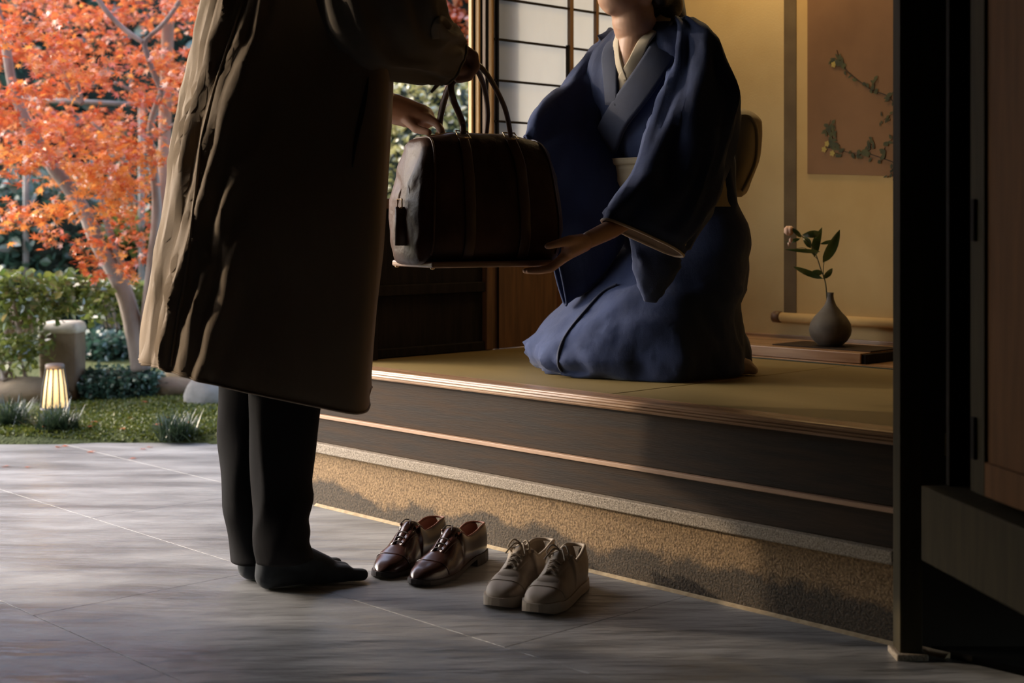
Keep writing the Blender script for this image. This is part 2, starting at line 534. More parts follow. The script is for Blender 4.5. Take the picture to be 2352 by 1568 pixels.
# tatami floor
tat = thing('tatami_floor', R(0, 0.6, 0.40), 'woven straw tatami mats of the raised room', 'tatami')
tat['kind'] = 'structure'
uobj('tatami_mat', (-0.86, 0.30, 0.07, 1.145, 0.40, 0.450), M['tatami'], tat, bev=0.003)
uobj('tatami_mat', (0.303, 1.90, 0.07, 1.145, 0.40, 0.450), M['tatami'], tat, bev=0.003)
uobj('mat_border', (-0.86, 1.90, 1.146, 1.166, 0.40, 0.4515), M['green_edge'], tat, bev=0.001)
uobj('mat_base', (-0.95, 2.6, 0.07, 1.75, 0.18, 0.398), M['wood_black'], tat, bev=0)
uobj('floor_board', (-0.86, 2.6, 1.168, 1.70, 0.40, 0.446), M['wood_lip'], tat, bev=0.002)

# alcove and its back wall
wb = uobj('wall_back', (-0.95, 2.6, 1.62, 1.72, 0.30, 2.6), M['plaster'], bev=0); struct(wb)
wr = uobj('wall_right', (2.45, 2.6, 0.05, 1.72, 0.30, 2.6), M['plaster'], bev=0); struct(wr)
uobj('trim_1', (-0.86, 2.45, 1.605, 1.622, 0.446, 0.49), M['wood_lip'], bev=0.002)
struct(bpy.data.objects['trim_1'])
slab = thing('alcove_board', R(-0.2, 1.4, 0.446), 'thick wooden alcove board carrying the vase', 'board')
bm = bmesh.new(); ubox(bm, -0.84, 0.285, 1.255, 1.604, 0.447, 0.480, 0.002)
obj('board', bm, M['wood_lip'], slab)
uobj('end_board', (0.286, 0.300, 1.262, 1.604, 0.447, 0.476), M['wood_black'], slab, 0.001, 'dark end face')
bm = bmesh.new(); ubox(bm, -0.10, 0.285, 1.315, 1.50, 0.4802, 0.484, 0.001)
mat_o = obj('display_mat', bm, M['wood_dark']); tag(mat_o, 'thin dark board under the round vase', 'board')

# ceiling, roof edge and outer walls
c1 = uobj('ceiling', (-2.25, 4.3, -4.3, 1.75, 2.52, 2.62), M['ceil'], bev=0); struct(c1)
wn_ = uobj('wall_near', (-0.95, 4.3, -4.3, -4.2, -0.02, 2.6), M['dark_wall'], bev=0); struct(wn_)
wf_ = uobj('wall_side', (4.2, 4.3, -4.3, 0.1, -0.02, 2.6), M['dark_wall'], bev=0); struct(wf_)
wl_ = uobj('wall_left', (-0.95, -0.85, -4.3, -1.5, -0.02, 2.6), M['dark_wall'], bev=0); struct(wl_)  # unseen wall, drawn this long to narrow the daylight entering from the garden
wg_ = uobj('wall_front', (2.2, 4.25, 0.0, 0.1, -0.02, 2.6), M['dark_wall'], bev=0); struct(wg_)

# garden-side wall: panelled dado, open window, stacked sliding doors
cp = uobj('corner_post', (-0.94, -0.84, 0.125, 0.20, 0.40, 2.55), M['wood_black'], bev=0.003); tag(cp, 'dark corner post behind the standing person', 'post', kind='structure')
uobj('under_wall', (-0.94, -0.86, 0.10, 1.70, -0.02, 0.45), M['cement'], cp, 0)
dado = thing('wall_window', R(-0.9, 0.4, 0.45), 'dark panelled dado below the garden opening', 'wall panel'); dado['kind'] = 'structure'
uobj('panel', (-0.90, -0.875, 0.10, 0.69, 0.45, 0.96), M['wood_black'], dado)
uobj('rail', (-0.905, -0.86, 0.10, 0.69, 0.655, 0.690), M['wood_black'], dado)
uobj('bottom_rail', (-0.905, -0.862, 0.10, 0.69, 0.452, 0.482), M['wood_black'], dado)
uobj('top_rail', (-0.91, -0.85, 0.10, 0.60, 0.94, 0.975), M['wood_brown'], dado)
uobj('lintel', (-0.94, -0.84, 0.10, 1.62, 2.05, 2.55), M['wood_black'], dado)
uobj('brown_stile', (-0.90, -0.855, 0.692, 0.722, 0.452, 0.97), M['wood_brown'], dado)

stack = thing('door_1', R(-0.9, 0.67, 0.45), 'open sliding door frames stacked beside the paper screen', 'door'); stack['kind'] = 'structure'
def vpx(p, u):      # where along the garden wall a given sight line meets the plane u
    k_ = (p - 1176) / FPX
    return (k_ * (3.88 + 0.7248 * -u) - 0.6889 * u) / (0.7248 - 0.6889 * k_)
for (pa, pb, uo, mt) in ((1076, 1087, -0.93, 'wood_honey'), (1092, 1103, -0.91, 'wood_honey'), (1108, 1115, -0.90, 'wood_brown'), (1122, 1135, -0.885, 'wood_honey')):
    uobj('door_stile', (uo - 0.008, uo + 0.008, vpx(pa, uo - .008), vpx(pb, uo + .008), 0.965, 2.06), M[mt], stack, 0.001)
uobj('dark_backing', (-0.955, -0.945, vpx(1078, -.955), vpx(1078, -.955) + .13, 0.45, 2.06), M['wood_black'], stack, 0)

# shoji screen
sh = thing('window_1', R(-0.87, 1.1, 0.45), 'white paper sliding screen with thin dark lattice', 'screen'); sh['kind'] = 'structure'
uobj('frame_stile', (-0.885, -0.862, vpx(1136, -.885), vpx(1146, -.862), 0.452, 2.06), M['wood_black'], sh, 0.001)
uobj('paper', (-0.8820, -0.8812, 0.745, 1.60, 0.80, 2.06), M['shoji_paper'], sh, 0)
uobj('lower_panel', (-0.884, -0.872, 0.722, 1.055, 0.452, 0.80), M['wood_brown'], sh, 0.001)
uobj('lower_panel', (-0.884, -0.872, 1.058, 1.60, 0.452, 0.80), M['wood_door'], sh, 0.001)
uobj('waist_rail', (-0.886, -0.864, 0.745, 1.60, 0.79, 0.825), M['wood_brown'], sh, 0.001)
zz = 1.203 - 0.288 + 0.049
while zz < 2.05:
    uobj('lattice_bar', (-0.8812, -0.868, 0.747, 1.60, zz - 0.0035, zz + 0.0035), M['wood_black'], sh, 0)
    zz += 0.1445
for vv, w_, mt in ((vpx(1313, -.868), 0.009, 'wood_brown'), (vpx(1372, -.868), 0.007, 'wood_brown'), (1.400, 0.006, 'wood_brown'), (1.52, 0.006, 'wood_brown')):
    uobj('lattice_post', (-0.8812, -0.866, vv - w_, vv + w_, 0.825, 2.05), M[mt], sh, 0)
uobj('door_pull', (-0.872, -0.856, vpx(1300, -.87), vpx(1308, -.858), 0.97, 1.55), M['wood_black'], sh, 0.001)

# big post at the right of the step, and the floating shoe cupboard beyond it
post = bmesh.new()
wbox(post, 0.795, 0.842, 2.93, 2.985, 0.0, 2.55, 0.003)
post = obj('post', post, M['wood_post']); tag(post, 'narrow weathered post at the near end of the step', 'post', kind='structure')
bm = bmesh.new(); wbox(bm, 0.785, 0.850, 2.915, 2.99, -0.004, 0.012, 0.003); obj('post_base', bm, M['granite'], post)
def slant(bm, d0, d1, s0, s1, z0, z1, bev=0.002):
    """box on the line of the cupboard face: s along it (away), d to the right of it"""
    a = Vector((0.84, 2.33, 0)); w = Vector((-0.15, 0.989, 0)).normalized(); r = Vector((w.y, -w.x, 0))
    def q(s, d, z): return a + w * s + r * d + Vector((0, 0, z))
    hexa(bm, [q(s0, d0, z0), q(s0, d1, z0), q(s1, d1, z0), q(s1, d0, z0), q(s0, d0, z1), q(s0, d1, z1), q(s1, d1, z1), q(s1, d0, z1)], bev)
cab = thing('shoe_cupboard', (0.84, 2.5, 0.25), 'dark floating wooden cupboard with hinged door at right edge', 'cupboard')
bm = bmesh.new(); slant(bm, 0.0, 0.26, -0.5, 0.40, 0.25, 0.392); obj('base_board', bm, M['wood_post'], cab)
bm = bmesh.new(); slant(bm, 0.25, 0.28, -0.5, 0.40, 0.392, 2.4); obj('back_panel', bm, M['wood_black'], cab)
bm = bmesh.new(); slant(bm, 0.05, 0.26, 0.385, 0.40, 0.392, 2.4); obj('side_panel', bm, M['wood_black'], cab)
dr = bmesh.new(); slant(dr, 0.030, 0.050, -0.45, 0.245, 0.412, 2.30); dr = obj('door', dr, M['wood_door'], cab)
for (s0, s1, z0, z1) in ((0.195, 0.247, 0.41, 2.30), (-0.45, 0.194, 0.41, 0.47)):
    bm = bmesh.new(); slant(bm, 0.024, 0.032, s0, s1, z0, z1, 0.001); obj('door_rail', bm, M['wood_post'] if s0 > 0 else M['wood_door'], dr)
for z in (0.47, 0.86):
    bm = bmesh.new(); slant(bm, 0.018, 0.026, 0.222, 0.236, z, z + 0.075, 0.001); obj('hinge', bm, M['wood_black'], dr, label='dark metal hinge')
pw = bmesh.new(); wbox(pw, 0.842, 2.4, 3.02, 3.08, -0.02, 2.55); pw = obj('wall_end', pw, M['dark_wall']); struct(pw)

# ------------------------------------------------------------------ hanging scroll, board, vase
scr = thing('hanging_scroll', R(0.3, 1.60, 0.55), 'tall hanging scroll with brown picture of leafy branches in alcove', 'scroll')
SV = 1.604
def sp(px, py, v=SV):
    """point of the scroll plane v = const seen at (px, py)"""
    d = Vector(((px - 1176) / FPX, 1.0, (HOR - py) / FPX))
    o = Vector((0, 0, EYE)); n = Vector((VX, VY, 0))
    t = (n.dot(R(0, v, 0) - o)) / n.dot(d)
    return o + d * t
def panel(name, u0, u1, z0, z1, v0, th, m, z0b=None):
    bm = bmesh.new()
    za, zb = z0, (z0 if z0b is None else z0b)
    hexa(bm, [R(u0, v0, za), R(u1, v0, zb), R(u1, v0 + th, zb), R(u0, v0 + th, za), R(u0, v0, z1), R(u1, v0, z1), R(u1, v0 + th, z1), R(u0, v0 + th, z1)])
    return obj(name, bm, m, scr)
panel('mount', -0.258, 0.70, 0.565, 2.10, SV, 0.003, M['paper_cream'])
panel('side_band', -0.258, -0.205, 0.565, 2.10, SV - 0.002, 0.0015, M['scroll_band'])
panel('picture', -0.155, 0.60, 1.070, 1.95, SV - 0.004, 0.003, M['paper_brown'], 1.035)
bm = bmesh.new()
tube(bm, [R(-0.262, SV - 0.012, 0.555), R(0.71, SV - 0.012, 0.555)], 0.017, 14)
obj('roller', bm, M['paper_cream'], scr, True)
for s, u in ((-1, -0.262), (1, 0.71)):
    bm = bmesh.new()
    tube(bm, [R(u, SV - 0.012, 0.555), R(u + s * 0.004, SV - 0.012, 0.555), R(u + s * 0.032, SV - 0.012, 0.555), R(u + s * 0.036, SV - 0.012, 0.555)], [0.014, 0.021, 0.021, 0.016], 14)
    obj('knob', bm, M['wood_brown'], scr, True, label='dark wooden roller knob')
# painted branches, laid on the picture as thin pigment
tw = bmesh.new(); lf = bmesh.new(); fl = bmesh.new()
def pleaf(bm, p, ang, ln, wd):
    U_, Z_ = Vector((UX, UY, 0)), Vector((0, 0, 1))
    a = U_ * math.cos(ang) + Z_ * math.sin(ang); b = U_ * -math.sin(ang) + Z_ * math.cos(ang)
    off = Vector((VX, VY, 0)) * -0.0012
    pts = [p, p + a * ln * 0.35 + b * wd, p + a * ln * 0.7 + b * wd * 0.7, p + a * ln, p + a * ln * 0.7 - b * wd * 0.7, p + a * ln * 0.35 - b * wd]
    bm.faces.new([bm.verts.new(q + off) for q in pts])
def twig(pix, r, nleaf, spread=14, size=0.024):
    pts = [sp(x, y, SV - 0.0052) for x, y in pix]
    s_ = spline(pts, 6)
    tube(tw, s_, r, 5, 1.0, r * 0.5)
    for _ in range(nleaf):
        q = rnd.choice(s_); o_ = Vector((UX, UY, 0)) * rnd.uniform(-spread, spread) * 0.0016 + Vector((0, 0, rnd.uniform(-spread, spread) * 0.0016))
        pleaf(lf, q + o_ * .8 + Vector((VX, VY, 0)) * -rnd.uniform(0.0005, 0.0015), rnd.uniform(0, 2 * PI), size * rnd.uniform(0.6, 1.2), size * 0.25 * rnd.uniform(0.7, 1.3))
twig([(2075, 262), (2040, 222), (2000, 205), (1960, 175), (1935, 150), (1922, 115)], 0.0022, 20, 10)
twig([(1935, 150), (1925, 140), (1918, 150)], 0.0012, 16, 12)
twig([(2045, 225), (2050, 212)], 0.001, 4, 6)
twig([(2000, 205), (2008, 180)], 0.001, 5, 7)
twig([(2075, 275), (2050, 262), (2030, 275)], 0.001, 14, 10, 0.018)
twig([(2075, 382), (2040, 368), (1990, 352), (1950, 350), (1915, 335), (1905, 300)], 0.002, 40, 12)
twig([(1915, 335), (1903, 300), (1908, 275)], 0.0012, 26, 12)
twig([(2060, 378), (2045, 395), (2055, 405)], 0.001, 8, 9, 0.018)
twig([(2030, 362), (2035, 330), (2062, 315)], 0.001, 12, 10)
twig([(1990, 352), (2000, 325)], 0.001, 8, 8)
for (x, y) in ((1915, 148), (1893, 343), (1912, 352), (1900, 330)):
    for kk in range(5):
        pleaf(fl, sp(x, y, SV - 0.0065), kk * 2 * PI / 5, 0.012, 0.005)
obj('painted_twig', tw, M['paint_twig'], scr)
obj('painted_leaves', lf, M['paint_green'], scr, kind='stuff')
obj('painted_flowers', fl, M['paint_flower'], scr, kind='stuff')

vb = R(0.082, 1.39, 0.4842)
vase = thing('vase', vb, 'round dark clay vase with narrow neck on alcove board', 'vase')
M['clay'] = pm('clay', (0.075, 0.06, 0.045), (0.13, 0.11, 0.085), 14, 0.75, 0.3, 60, bdist=0.002)
bm = bmesh.new()
lathe(bm, [(0.001, 0), (0.034, 0), (0.041, 0.004), (0.056, 0.018), (0.067, 0.036), (0.0705, 0.054), (0.067, 0.074), (0.054, 0.096), (0.036, 0.115), (0.020, 0.135), (0.0125, 0.153), (0.0105, 0.168), (0.0115, 0.178), (0.0095, 0.178), (0.008, 0.165), (0.001, 0.15)], vb, 40)
obj('vase_body', bm, M['clay'], vase, True)
M['stem'] = pm('stem', (0.05, 0.05, 0.02), (0.09, 0.08, 0.03), 30, 0.7)
M['leaf_dark'] = leaf_mat('leaf_dark', [(0.025, 0.05, 0.012), (0.05, 0.085, 0.02), (0.035, 0.06, 0.015)], 0.35, 0.08)
M['bud'] = pm('bud', (0.62, 0.36, 0.25), (0.72, 0.50, 0.36), 20, 0.6)
YV = vb.y
spr = thing('flower_sprig', W(1899, 675, YV), 'leafy sprig with a pale pink bud standing in the clay vase', 'flower')
bm = bmesh.new()
tube(bm, spline([W(1900, 695, YV), W(1896, 650, YV), W(1886, 620, YV), W(1868, 570, YV + 0.01), W(1845, 545, YV), W(1822, 528, YV)], 5), 0.0024, 6, 1, 0.0012)
tube(bm, spline([W(1891, 636, YV), W(1893, 600, YV - 0.01), W(1910, 560, YV - 0.01)], 4), 0.0016, 6, 1, 0.001)
tube(bm, spline([W(1878, 595, YV), W(1850, 570, YV - 0.01), W(1825, 572, YV)], 4), 0.0012, 6, 1, 0.0008)
obj('stem', bm, M['stem'], spr, True)
def bigleaf(bm, p0, p1, wd, bend=0.1, nrm=(0, -1, 0), seg=7):
    p0, p1 = Vector(p0), Vector(p1); ax = p1 - p0; ln = ax.length; t = ax.normalized()
    nrm = Vector(nrm); s = t.cross(nrm).normalized(); n = s.cross(t)
    rows = []
    for i in range(seg + 1):
        k = i / seg
        w = wd * (math.sin(PI * k ** 0.8) ** 0.8) * 0.5 + 0.0004
        c = p0 + ax * k + n * (bend * ln * math.sin(PI * k))
        rows.append([bm.verts.new(q) for q in (c - s * w + n * w * 0.35, c, c + s * w + n * w * 0.35)])
    for a, b in zip(rows[:-1], rows[1:]):
        for i in (0, 1): bm.faces.new((a[i], a[i + 1], b[i + 1], b[i]))
for (a, b, w, bd, dy) in (((1890, 603), (1929, 527), 0.034, 0.12, -0.01), ((1870, 590), (1888, 522), 0.028, -0.3, 0.0), ((1884, 535), (1842, 540), 0.024, 0.3, 0.01),
                          ((1884, 578), (1803, 573), 0.013, 0.1, -0.02), ((1862, 570), (1845, 543), 0.022, 0.2, 0.02), ((1890, 640), (1822, 612), 0.020, -0.2, -0.01),
                          ((1890, 640), (1912, 616), 0.018, 0.2, 0.01), ((1884, 560), (1916, 552), 0.012, 0.2, 0.02), ((1888, 628), (1866, 622), 0.018, 0.1, 0.0), ((1840, 545), (1812, 520), 0.014, 0.3, 0.0), ((1838, 548), (1806, 556), 0.012, 0.2, 0.02)):
    bm = bmesh.new(); bigleaf(bm, W(*a, YV + dy), W(*b, YV + dy * 2), w, bd)
    obj('leaf', bm, M['leaf_dark'], spr, True)
bm = bmesh.new()
ball(bm, W(1812, 530, YV), (0.016, 0.014, 0.017))
for kk in range(5): ball(bm, W(1812, 532, YV) + Vector((0.008 * math.cos(kk * 1.256), 0.008 * math.sin(kk * 1.256), 0.004)), (0.011, 0.011, 0.016), sub=1)
obj('bud', bm, M['bud'], spr, True)
bm = bmesh.new(); ball(bm, W(1816, 552, YV), (0.007, 0.007, 0.010), sub=1); ball(bm, W(1812, 560, YV), (0.005, 0.005, 0.008), sub=1)
obj('bud', bm, M['bud'], spr, True)

# ------------------------------------------------------------------ shoes
M['leather_shoe'] = pm('leather_shoe', (0.018, 0.007, 0.006), (0.038, 0.014, 0.010), 9, 0.24, 0.12, 30, spec=0.5, coat=0.25, bdist=0.003)
M['leather_lining'] = pm('leather_lining', (0.16, 0.06, 0.035), (0.20, 0.08, 0.05), 9, 0.6)
M['shoe_sole'] = pm('shoe_sole', (0.02, 0.014, 0.012), rough=0.6)
M['lace_dark'] = pm('lace_dark', (0.022, 0.012, 0.010), rough=0.7)
M['sneaker'] = pm('sneaker', (0.36, 0.29, 0.21), (0.44, 0.36, 0.27), 12, 0.6, 0.2, 260, bdist=0.001)
M['sneaker_sole'] = pm('sneaker_sole', (0.40, 0.33, 0.25), (0.46, 0.39, 0.30), 12, 0.55)
M['sneaker_lining'] = pm('sneaker_lining', (0.28, 0.22, 0.16), rough=0.85)
M['sneaker_lace'] = pm('sneaker_lace', (0.42, 0.34, 0.25), rough=0.8)

def shoe(kind, name, heel, toe, lean, label, group, side):
    """heel and toe: floor points; side = +1 / -1 for the outer side"""
    heel, toe = Vector(heel), Vector(toe)
    ax = (toe - heel); ln = ax.length
    rz = math.atan2(ax.y, ax.x)
    t = thing(name, heel, label, 'shoe', group, rz)
    ox = kind == 'oxford'
    if ox:
        Wd = [(0, .010), (.03, .024), (.08, .031), (.18, .035), (.35, .033), (.5, .038), (.66, .048), (.76, .049), (.86, .041), (.94, .028), (.985, .013), (1, .004)]
        Ht = [(0, .094), (.06, .097), (.14, .095), (.25, .086), (.36, .083), (.44, .098), (.5, .103), (.56, .094), (.66, .072), (.74, .058), (.82, .047), (.90, .040), (.96, .031), (1, .018)]
        Zb = [(0, .028), (.25, .027), (.45, .018), (.6, .012), (.9, .012), (1, .018)]
    else:
        Wd = [(0, .012), (.03, .026), (.08, .033), (.18, .037), (.35, .036), (.5, .040), (.66, .045), (.78, .047), (.88, .042), (.95, .031), (.985, .020), (1, .006)]
        Ht = [(0, .096), (.06, .099), (.14, .096), (.25, .086), (.36, .082), (.44, .095), (.5, .102), (.56, .094), (.66, .076), (.74, .064), (.82, .053), (.90, .046), (.96, .038), (1, .026)]
        Zb = [(0, .023), (1, .021)]
    TH = 0.50   # throat
    def cx(s):  # the toe bends to the inner side a little
        return -side * 0.006 * math.sin(min(1, s) * PI) + side * 0.004
    ss = [0, .015, .04, .08, .13, .19, .25, .31, .37, .42, .46, TH - .004, TH, .54, .58, .62, .66, .70, .74, .78, .82, .86, .9, .93, .96, .98, .993, 1]
    rows = []
    NW = 8
    for s in ss:
        w, h, zb = cr(Wd, s), cr(Ht, s), cr(Zb, s) - 0.003
        row = []
        closed = s >= TH
        x = s * ln
        if closed:
            N = 2 * NW + 9
            for i in range(N):
                a = PI * i / (N - 1)
                cy_, sy_ = math.cos(a), math.sin(a)
                y = math.copysign(abs(cy_) ** (0.62 if s > .7 else 0.8), cy_) * w
                z = zb + (h - zb) * abs(sy_) ** (0.7 if s > .7 else 0.95)
                if ox is False and s > .82: z += 0.0015
                row.append(Vector((x, y + cx(s), z)))
        else:
            wi = w * (0.80 + 0.05 * (s < .1))
            left = []
            for i in range(NW):
                k = i / (NW - 1)
                left.append((w + 0.004 * math.sin(PI * k) - (w - wi) * k ** 2, zb + (h - zb) * k))
            inner = [(wi - 0.004, h - 0.0005), (wi - 0.007, h - 0.010), (wi - 0.007, (h + zb) / 2), (w * 0.6, zb + 0.010)]
            Lp = [Vector((x, p[0] + cx(s), p[1])) for p in left + inner]
            mid = [Vector((x, cx(s), zb + 0.010))]
            Rp = [Vector((x, -p[0] + cx(s), p[1])) for p in (left + inner)[::-1]]
            if s < .03:   # close the heel: inner column stays ahead of the back wall
                for v in Lp[NW:] + mid + Rp[:len(inner)]: v.x += 0.008 * (1 - s / .03)
            row = Lp + mid + Rp
        rows.append(row)
    bm = bmesh.new()
    vr = [[bm.verts.new(p) for p in r] for r in rows]
    for a, b in zip(vr[:-1], vr[1:]):
        for i in range(len(a) - 1): bm.faces.new((a[i], a[i + 1], b[i + 1], b[i]))
    bm.faces.new(vr[0]); bm.faces.new(vr[-1][::-1])
    up = obj('upper', bm, M['leather_shoe'] if ox else M['sneaker'], None, True)
    # lining faces
    up.data.materials.append(M['leather_lining'] if ox else M['sneaker_lining'])
    nc = len(rows[0]) - 1
    for p in up.data.polygons:
        r_, c_ = divmod(p.index, nc)
        if r_ < 11 and NW <= c_ < nc - NW: p.material_index = 1
    sd = up.modifiers.new('s', 'SUBSURF'); sd.levels = sd.render_levels = 1
    parts = [up]
    # sole
    bm = bmesh.new()
    rg = []
    for s in [0, .01, .03, .07, .13, .2, .268] + ([.272] if ox else []) + [.35, .45, .55, .65, .72, .8, .87, .93, .97, .99, 1]:
        w = cr(Wd, s) + (0.0035 if ox else 0.0045); zb = cr(Zb, s)
        x = s * ln + (0.004 if s > .5 else -0.004 if s < .05 else 0)
        if ox: z0 = 0.0 if s < .27 else (max(0, zb - 0.008) if s < .95 else zb - 0.010)
        else: z0 = 0.0 if s < .93 else 0.0 + (s - .93) * 0.09
        z1 = zb + (0.004 if not ox and s > .8 else 0)
        if ox and .27 < s < .6: z0 = cr([(.27, .019), (.42, .010), (.6, 0.0)], s)
        elif ox and s >= .6: z0 = 0.0 if s < .92 else (s - .92) * 0.08
        c_ = cx(s)
        rg.append([Vector((x, c_ - w, z0)), Vector((x, c_ - w, (z0 + z1) / 2)), Vector((x, c_ - w + 0.001, z1)), Vector((x, c_ + w - 0.001, z1)), Vector((x, c_ + w, (z0 + z1) / 2)), Vector((x, c_ + w, z0))])
    loft(bm, rg)
    so = obj('sole', bm, M['shoe_sole'] if ox else M['sneaker_sole'], None, False)
    parts.append(so)
    # tongue
    bm = bmesh.new(); rg = []
    for i in range(8):
        k = i / 7; s = .66 - .24 * k
        h = cr(Ht, s) + 0.0025 + (0.012 * k if ox else 0.016 * k)
        ww = 0.013 + 0.008 * k
        rg.append([Vector((s * ln, cx(s) + ww * q, h - 0.006 * q * q - 0.004 * (abs(q) > 0.9))) for q in (-1, -.6, 0, .6, 1)] + [Vector((s * ln, cx(s) + ww * q, h - 0.006 * q * q - 0.006)) for q in (1, .6, 0, -.6, -1)])
    loft(bm, rg)
    parts.append(obj('tongue', bm, M['leather_shoe'] if ox else M['sneaker'], None, True))
    def top(s, y, off=0.0):
        w, h, zb = cr(Wd, s), cr(Ht, s), cr(Zb, s)
        c = max(-1, min(1, y / w)); e = 0.8
        a = math.acos(math.copysign(abs(c) ** (1 / e), c))
        return Vector((s * ln, y + cx(s), zb + (h - zb) * abs(math.sin(a)) ** 0.95 + off))
    # facing edges (quarters) and laces
    for q in (-1, 1):
        bm = bmesh.new()
        P = [top(.70 - .22 * i / 8, q * (0.007 + 0.009 * (i / 8)), 0.0035) for i in range(9)]
        P2 = [top(.70 - .22 * i / 8, q * (0.020 + 0.010 * (i / 8)), 0.0015) for i in range(9)]
        loft(bm, [[a, a + Vector((0, 0, -0.003)), b + Vector((0, 0, -0.004)), b] for a, b in zip(P, P2)])
        parts.append(obj('eyelet_flap', bm, M['leather_shoe'] if ox else M['sneaker'], None, True))
    bm = bmesh.new()
    n_l = 5
    for i in range(n_l):
        s = .685 - .045 * i; y = 0.012 + 0.0016 * i
        dx = 0.0 if ox else 0.02
        a = top(s, -y, 0.004); b = top(s - dx, y, 0.004); m_ = (a + b) / 2 + Vector((0, 0, 0.0035))
        tube(bm, spline([a, m_, b], 4), 0.0017 if ox else 0.0025, 6)
        if not ox:
            a = top(s, y, 0.0045); b = top(s - dx, -y, 0.0045); m_ = (a + b) / 2 + Vector((0, 0, 0.006))
            tube(bm, spline([a, m_, b], 4), 0.0025, 6)
    s = .49
    kx = Vector((s * ln, cx(s), cr(Ht, s) + 0.013))
    loopr = 0.018 if ox else 0.028
    for q in (-1, 1):
        if ox:
            tube(bm, spline([kx, kx + Vector((0.008, q * 0.008, 0.002)), kx + Vector((0.022, q * 0.013, -0.006))], 4), 0.0015, 6)
        else:
            tube(bm, spline([kx, kx + Vector((0.006, q * loopr * .6, 0.012)), kx + Vector((0.014, q * loopr, -0.004)), kx + Vector((0.012, q * loopr * .6, -0.008)), kx], 5), 0.0024, 6)
            tube(bm, spline([kx, kx + Vector((0.015, q * 0.012, 0.004)), kx + Vector((0.035, q * 0.026, -0.016))], 4), 0.0022, 6)
    parts.append(obj('laces', bm, M['lace_dark'] if ox else M['sneaker_lace'], None, True))
    # collar rim and toe seam
    bm = bmesh.new(); P = []
    for s in [.49, .44, .37, .3, .22, .14, .08, .03]:
        w, h = cr(Wd, s), cr(Ht, s); P.append(Vector((s * ln, w * .8 - .002 + cx(s), h)))
    P.append(Vector((0.001, cx(0), cr(Ht, 0) + 0.001)))
    P += [Vector((p.x, 2 * cx(p.x / ln) - p.y, p.z)) for p in P[:-1][::-1]]
    tube(bm, spline(P, 3), 0.0026 if ox else 0.0045, 6)
    parts.append(obj('collar_rim', bm, M['leather_lining'] if ox else M['sneaker'], None, True))
    bm = bmesh.new()
    for s_, o_ in (((.80, .0008),) if ox else ((.83, .0015),)):
        P = []
        for i in range(17):
            a = -0.95 + 1.9 * i / 16
            s = s_ - (0.07 if ox else 0.05) * a * a * (1 if not ox else .6)
            w, h, zb = cr(Wd, s), cr(Ht, s), cr(Zb, s)
            an = PI / 2 - a * PI / 2
            y = math.copysign(abs(math.cos(an)) ** 0.62, math.cos(an)) * w
            P.append(Vector((s * ln, y + cx(s), zb - .003 + (h - zb + .003) * abs(math.sin(an)) ** 0.7 + o_)))
        tube(bm, P, 0.0012, 5)
    parts.append(obj('toe_seam', bm, M['leather_shoe'] if ox else M['sneaker'], None, True))
    if not ox:
        bm = bmesh.new()
        s = .745
        loft(bm, [[top(.78 - .06 * i / 4, y, 0.0022 - 0.002 * (i == 0 or i == 4)) for y in (-.026, -.014, 0, .014, .026)] for i in range(5)], closed=False)
        parts.append(obj('vamp_panel', bm, M['sneaker_lining'], None, True, label='darker worn patch behind the toe cap'))
    for p in parts:
        p.parent = t
    return t

def fl_(px, py): # floor point seen at (px, py)
    Y = FPX * EYE / (py - HOR)
    return Vector(((px - 1176) * Y / FPX, Y, 0.002))
shoe('oxford', 'leather_shoe', fl_(1008, 1268), fl_(868, 1330), 0, 'polished brown leather lace-up shoe nearest the dark-socked foot', 'pair of brown leather shoes', 1)
shoe('oxford', 'leather_shoe', fl_(1106, 1282), fl_(955, 1348), 0, 'polished brown leather lace-up shoe beside the beige sneakers', 'pair of brown leather shoes', -1)
shoe('sneaker', 'sneaker', fl_(1255, 1328), fl_(1136, 1398), 0, 'beige canvas sneaker with untidy bow, nearer the leather shoes', 'pair of beige sneakers', 1)
shoe('sneaker', 'sneaker', fl_(1330, 1342), fl_(1232, 1413), 0, 'beige canvas sneaker at the right end of the shoe row', 'pair of beige sneakers', -1)

